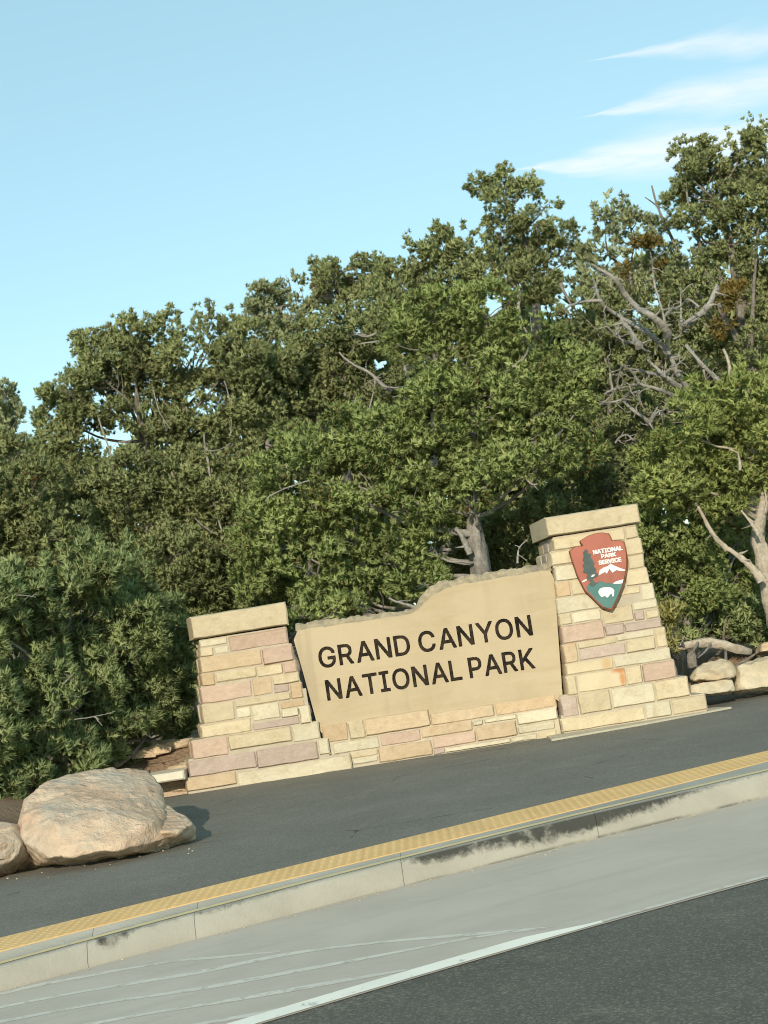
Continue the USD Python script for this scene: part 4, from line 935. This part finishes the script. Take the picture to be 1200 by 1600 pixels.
tree('pinyon_tree', 'big bright tufted pinyon standing right behind the lettered panel', 18.0, [(752, 890, 18, 17), (746, 850, 18, 14), (742, 790, 18, 9), (738, 720, 18, 7), (736, 600, 18, 4)],
     [(690, 490, 60, 44), (760, 490, 56, 44), (640, 520, 40, 36), (830, 520, 52, 44), (720, 560, 74, 50), (800, 590, 64, 50), (680, 630, 50, 46), (740, 640, 70, 50), (600, 690, 64, 46), (520, 690, 64, 46), (660, 720, 66, 44), (450, 730, 56, 44), (560, 760, 74, 50), (480, 800, 64, 48), (640, 790, 60, 44), (420, 830, 50, 50), (540, 840, 64, 44), (600, 880, 54, 40), (480, 890, 60, 40), (410, 900, 44, 40), (660, 860, 34, 34), (700, 780, 34, 30), (870, 580, 50, 46), (850, 650, 54, 40), (910, 630, 36, 40), (660, 910, 40, 22), (560, 930, 50, 22), (800, 690, 50, 26), (890, 700, 40, 30), (770, 735, 50, 28, 17.6), (740, 765, 26, 20, 17.5), (840, 715, 40, 26, 17.6)], 'pinyon', seed=11, density=1.0,
     dead=[(zp(zoomed(640, 700, 5), [(470, 830), (420, 720), (395, 670), (352, 628)], 17.8), 9, 8), (zp(zoomed(640, 700, 5), [(492, 340), (560, 312), (640, 322)], 17.6), 4, 2.5), (zp(zoomed(640, 700, 5), [(488, 222), (570, 214), (660, 214)], 17.6), 4, 2.5), (zp(zoomed(640, 700, 5), [(500, 400), (560, 380), (600, 380), (640, 405)], 17.6), 2.5, 1.5),
           (zp(zoomed(640, 700, 5), [(520, 330), (690, 285), (830, 250), (980, 190)], 17.5), 4, 2), (zp(zoomed(640, 700, 5), [(740, 262), (800, 200), (880, 150)], 17.5), 2.5, 1.5), (zp(zoomed(640, 700, 5), [(900, 230), (980, 285), (1075, 270)], 17.5), 3, 1.5), (zp(zoomed(640, 700, 5), [(845, 900), (850, 800), (920, 720)], 17.3), 3, 2),
           (zp(zoomed(350, 380, 2.4), [(155, 970), (175, 945), (230, 920), (320, 890)], 17.2), 1.6, 2.2), (zp(zoomed(440, 860, 4.615), [(360, 470), (400, 430), (460, 390)], 16.9), 2.5, 2), (zp(zoomed(440, 860, 4.615), [(960, 410), (860, 380), (770, 345)], 16.8), 5, 3)], bark=DEADWOOD)
tree('dead_juniper', 'grey leafless juniper snag with tangled bare limbs, left of the upper right tree', 18.4, [], [(930, 640, 10, 8)], 'brown', seed=12, density=.6) if False else None
sn = thing('dead_juniper', 'grey leafless juniper snag with tangled bare limbs behind the tall pillar', 'dead tree')
zS = zoomed(900, 380, 5)
SN = [([(1010, 1560), (940, 1270), (860, 1120), (770, 980), (730, 860)], 12, 8), ([(730, 870), (710, 740), (690, 620), (650, 470), (610, 250), (580, 70)], 6, 2), ([(715, 730), (690, 650), (590, 570), (460, 490), (380, 390), (310, 280), (170, 200)], 13, 7),
      ([(740, 890), (600, 730), (440, 620), (330, 550), (200, 460), (170, 370), (130, 280)], 11, 4), ([(200, 450), (100, 450), (-10, 480), (-100, 520)], 6, 3), ([(490, 810), (430, 690), (350, 600)], 11, 7), ([(455, 780), (320, 730), (250, 650), (220, 560)], 5, 2), ([(320, 730), (310, 620)], 3, 2),
      ([(1250, 1230), (1080, 1050), (960, 920), (860, 800)], 9, 6), ([(880, 640), (960, 560), (1020, 500), (1100, 330)], 10, 8), ([(960, 560), (840, 640), (830, 700), (760, 755)], 6, 4), ([(700, 565), (740, 520), (820, 490), (870, 440), (960, 500)], 4, 4), ([(830, 640), (820, 500), (820, 350)], 4, 2),
      ([(850, 1250), (800, 1220), (640, 1140), (490, 1100), (350, 1120), (220, 1180)], 7, 4), ([(490, 1100), (440, 1010), (360, 960)], 5, 3), ([(600, 1450), (530, 1360), (450, 1310), (370, 1220), (480, 1160)], 7, 5), ([(380, 1215), (300, 1240), (200, 1270)], 4, 2.5), ([(490, 1150), (500, 1250)], 4, 3), ([(590, 1390), (620, 1310), (660, 1250)], 5, 3), ([(600, 1360), (660, 1310), (720, 1290)], 5, 2.5),
      ([(285, 1150), (265, 1000), (250, 880)], 4, 2), ([(320, 1130), (350, 960)], 3.5, 2), ([(800, 1120), (700, 1040), (640, 990), (560, 910)], 11, 4), ([(690, 1050), (700, 930)], 5, 2), ([(640, 1030), (520, 1000), (400, 980)], 6, 3), ([(740, 1080), (760, 1020)], 4, 2), ([(850, 1180), (830, 1290), (870, 1400)], 4, 2), ([(930, 1370), (930, 1260)], 3, 2),
      ([(580, 850), (520, 820), (520, 790), (590, 755)], 3.5, 2.5), ([(740, 900), (810, 880)], 4, 2), ([(790, 950), (840, 910)], 3, 2), ([(330, 1120), (230, 1230), (120, 1290), (60, 1310)], 3, 2), ([(0, 1270), (80, 1240), (150, 1190)], 3, 2), ([(310, 1560), (380, 1500), (450, 1540)], 4, 3)]
rng = np.random.default_rng(3)
base = at(1030, 930, 18.6); base[2] = soil_at(base[0], base[1]) - .1
tk = branch([base, at(1045, 800, 18.5), at(*zS(1010, 1560), 18.4), at(*zS(930, 1260), 18.3)], .13, .09, 5, 10, 16, .04, .4)
obj('trunk', tk, DEADWOOD, sn, smooth=60)
for k, (pl, r0, r1) in enumerate(SN):
    dd = 18.2 - .25 * (k % 3)
    P3 = np.array([at(*zS(*p), dd + .12 * math.sin(i * 1.7 + k)) for i, p in enumerate(pl)]); kk = dd / FPX
    ms = [branch(P3, r0 * kk * .50, r1 * kk * .42, 40 + k, 8, max(9, 5 * len(pl)), .02, .5)]
    sp = spline(P3, 30)
    for _ in range(2 * len(pl)):
        pt = sp[rng.integers(3, 29)]; e = pt + unit(rng.normal(size=3) * [1, .5, 1]) * rng.uniform(.04, .20)
        ms.append(branch([pt, (pt + e) / 2 + rng.normal(size=3) * .015, e], max(.007, .4 * r1 * kk), .003, 70 + k + len(ms), 5, 5, .08))
    obj('limb', cat_(ms), DEADWOOD, sn, smooth=60)
tree('juniper_tree', 'bright green juniper at the right edge with a pale twisted bare trunk', 17.3, [(1212, 985, 17.3, 15), (1196, 900, 17.3, 15), (1186, 850, 17.3, 11), (1194, 800, 17.3, 9), (1206, 720, 17.3, 6)],
     [(1108, 622, 36, 30), (1165, 628, 46, 36), (1070, 670, 44, 38), (1130, 680, 56, 42), (1195, 690, 50, 44), (1035, 712, 36, 32), (1100, 735, 56, 38), (1165, 745, 50, 34), (1050, 760, 40, 30), (1120, 780, 44, 26), (1250, 650, 50, 70), (1250, 750, 50, 50), (1200, 620, 40, 40), (1020, 750, 24, 20)], 'pinyon', seed=13, density=1.05, mat=LEAF['bright'], bark=PALEWOOD, bare=PALEWOOD,
     dead=[(zp(zoomed(1000, 560, 4), [(760, 1390), (700, 1310), (620, 1240), (545, 1190)], 17.0), 12, 8), (zp(zoomed(1000, 560, 4), [(545, 1195), (470, 1120), (400, 1000), (350, 900)], 17.1), 8, 5), (zp(zoomed(1000, 560, 4), [(740, 1100), (690, 1020), (630, 950)], 17.0), 7, 3), (zp(zoomed(1000, 560, 4), [(625, 700), (615, 600), (555, 570)], 16.7), 4, 2), (zp(zoomed(1000, 560, 4), [(700, 900), (560, 520), (530, 300), (545, 200), (560, 60), (520, -60)], 17.3), 9, 5), (zp(zoomed(1000, 560, 4), [(770, 1000), (790, 900), (780, 820)], 16.8), 4, 2)])
tree('juniper_tree', 'darker low juniper between the tall pillar and the pale twisted trunk', 17.9, [(1075, 985, 17.9, 6), (1070, 880, 17.9, 3)],
     [(1025, 800, 36, 36), (1060, 830, 40, 36), (1030, 870, 40, 40), (1085, 870, 36, 34), (1040, 925, 36, 34), (1090, 925, 40, 30), (1010, 840, 30, 40), (1130, 900, 40, 34, 19), (1150, 850, 40, 30, 19), (1190, 940, 50, 34, 19), (1120, 950, 40, 26, 18.8)], 'juniper', LEAF['pinyon'], seed=14, density=1.2)
tree('juniper_tree', 'shaded juniper filling the gap behind the dead snag', 20.8, [(960, 950, 20.8, 9), (960, 600, 20.8, 4)],
     [(930, 500, 50, 44), (1000, 500, 50, 44), (960, 580, 60, 50), (1040, 560, 50, 44), (930, 660, 50, 46), (1000, 650, 56, 46), (950, 740, 50, 40), (1010, 740, 50, 40), (1100, 560, 50, 40), (880, 780, 46, 40), (950, 820, 50, 46), (1150, 560, 40, 40)], 'juniper', seed=15, density=.8)
# foreground shrub
tree('juniper_shrub', 'dense feathery juniper shrub in the left foreground behind the boulders', 15.2, [(90, 1190, 15.2, 7), (95, 1040, 15.2, 3)],
     [(120, 895, 60, 40), (45, 930, 60, 50), (-35, 960, 70, 70), (180, 905, 50, 40), (110, 975, 80, 56), (200, 975, 64, 50), (255, 980, 40, 44), (20, 1030, 80, 60), (130, 1060, 84, 56), (220, 1050, 60, 50), (60, 1120, 84, 56), (160, 1130, 70, 44), (235, 1110, 50, 40), (-30, 1120, 60, 70), (20, 1190, 60, 44), (100, 1190, 60, 36), (265, 1060, 36, 44), (270, 1130, 28, 24), (-20, 1240, 50, 40), (15, 1250, 30, 26), (170, 1180, 40, 24)], 'feather', cat='shrub', seed=16, density=1.0, twigs=7, slope=.0095,
     dead=[(zp(zoomed(0, 800, 2.667), [(220, 780), (260, 770), (330, 770)], 14.6), 2, 1), (zp(zoomed(0, 800, 2.667), [(310, 865), (400, 850), (480, 830)], 14.6), 1.6, 1), (zp(zoomed(0, 800, 2.667), [(560, 460), (620, 400), (680, 335)], 16.3), 1.6, 1), (zp(zoomed(0, 800, 2.667), [(0, 345), (60, 345), (150, 355)], 14.0), 2, 1), (zp(zoomed(0, 800, 2.667), [(270, 710), (310, 670)], 14.6), 2, 1.2)])
tree('low_shrub', 'small green bush peeping between the short pillar and the panel', 16.9, [(470, 1000, 16.9, 2), (475, 960, 16.9, 1)], [(468, 965, 20, 22), (490, 962, 26, 16), (530, 955, 24, 14)], 'juniper', LEAF['pinyon'], cat='shrub', seed=17, density=1.1)
tree('low_shrub', 'yellow green sprig growing against the right side of the tall pillar', 16.9, [(1050, 1020, 16.9, 2), (1048, 990, 16.9, 1)], [(1043, 972, 12, 16), (1052, 996, 14, 16)], 'feather', LEAF['grass'], cat='shrub', seed=18, density=1.4)
tree('low_shrub', 'dark low scrub under the trees at the right edge', 18.2, [(1130, 990, 18.2, 2), (1130, 960, 18.2, 1)], [(1110, 975, 40, 22), (1160, 965, 44, 26), (1215, 985, 40, 24), (1070, 985, 26, 20)], 'feather', cat='shrub', seed=19, density=.8)
tree('low_shrub', 'shaded undergrowth in the dark hollow behind the tall half of the panel', 20.0, [(800, 930, 20., 3), (800, 880, 20., 2)], [(700, 850, 46, 40), (780, 840, 46, 40), (850, 820, 40, 40), (820, 880, 46, 30), (740, 890, 46, 26), (640, 880, 44, 34), (880, 840, 30, 40)], 'juniper', cat='shrub', seed=21, density=.8)
tree('low_shrub', 'shaded undergrowth behind the short pillar and the low half of the panel', 19.6, [(450, 960, 19.6, 3), (450, 900, 19.6, 2)], [(330, 960, 50, 36), (420, 930, 50, 36), (510, 930, 50, 30), (590, 920, 44, 28), (250, 980, 44, 40), (340, 1010, 40, 34)], 'juniper', cat='shrub', seed=22, density=.8)
# the wood behind
for k, (px, py, d) in enumerate([(-60, 790, 27), (110, 770, 28), (280, 700, 27), (430, 640, 28.5), (570, 580, 27.5), (720, 530, 28), (870, 500, 27.5), (1010, 480, 28), (1150, 450, 27), (1290, 420, 28)]):
    tree('juniper_tree', 'juniper of the dim wood behind the front row', d, [(px, 960 - .157 * (px - 600), d, 7), (px, py, d, 3)],
         [(px, py, 60, 50), (px - 60, py + 70, 56, 60), (px + 60, py + 60, 60, 60), (px, py + 130, 80, 70), (px - 70, py + 190, 60, 70), (px + 65, py + 190, 70, 70), (px, py + 270, 80, 60), (px - 40, py + 330, 70, 50), (px + 50, py + 340, 70, 50)], 'wood', LEAF['juniper'], seed=30 + k, density=.8, group='wood behind the front trees', twigs=1)
wood = thing('far_wood', 'far dense wood closing the view under the trees', 'wood', kind='stuff')
rngw = np.random.default_rng(8); wb = []
for X in np.arange(-26, 30, 2.6):
    for r_ in range(2):
        Y = 36 + 6 * r_ + rngw.uniform(-1.5, 1.5); Z0 = rngw.uniform(1.2, 2.0); p = np.array([X + rngw.uniform(-1, 1), Y, Z0]); dd = p - EYE
        c_ = dd @ np.stack([cr, cu, fwd]).T; wb.append((600 + FPX * c_[0] / c_[2], 800 - FPX * c_[1] / c_[2], 1.5 * FPX / Y, rngw.uniform(1.8, 2.6) * FPX / Y, Y))
leaf_mesh(wood, 'foliage', foliage(wb, 'mass', 99, .5), LEAF['juniper'], kind='stuff')
print('triangles in foliage', NTRI)
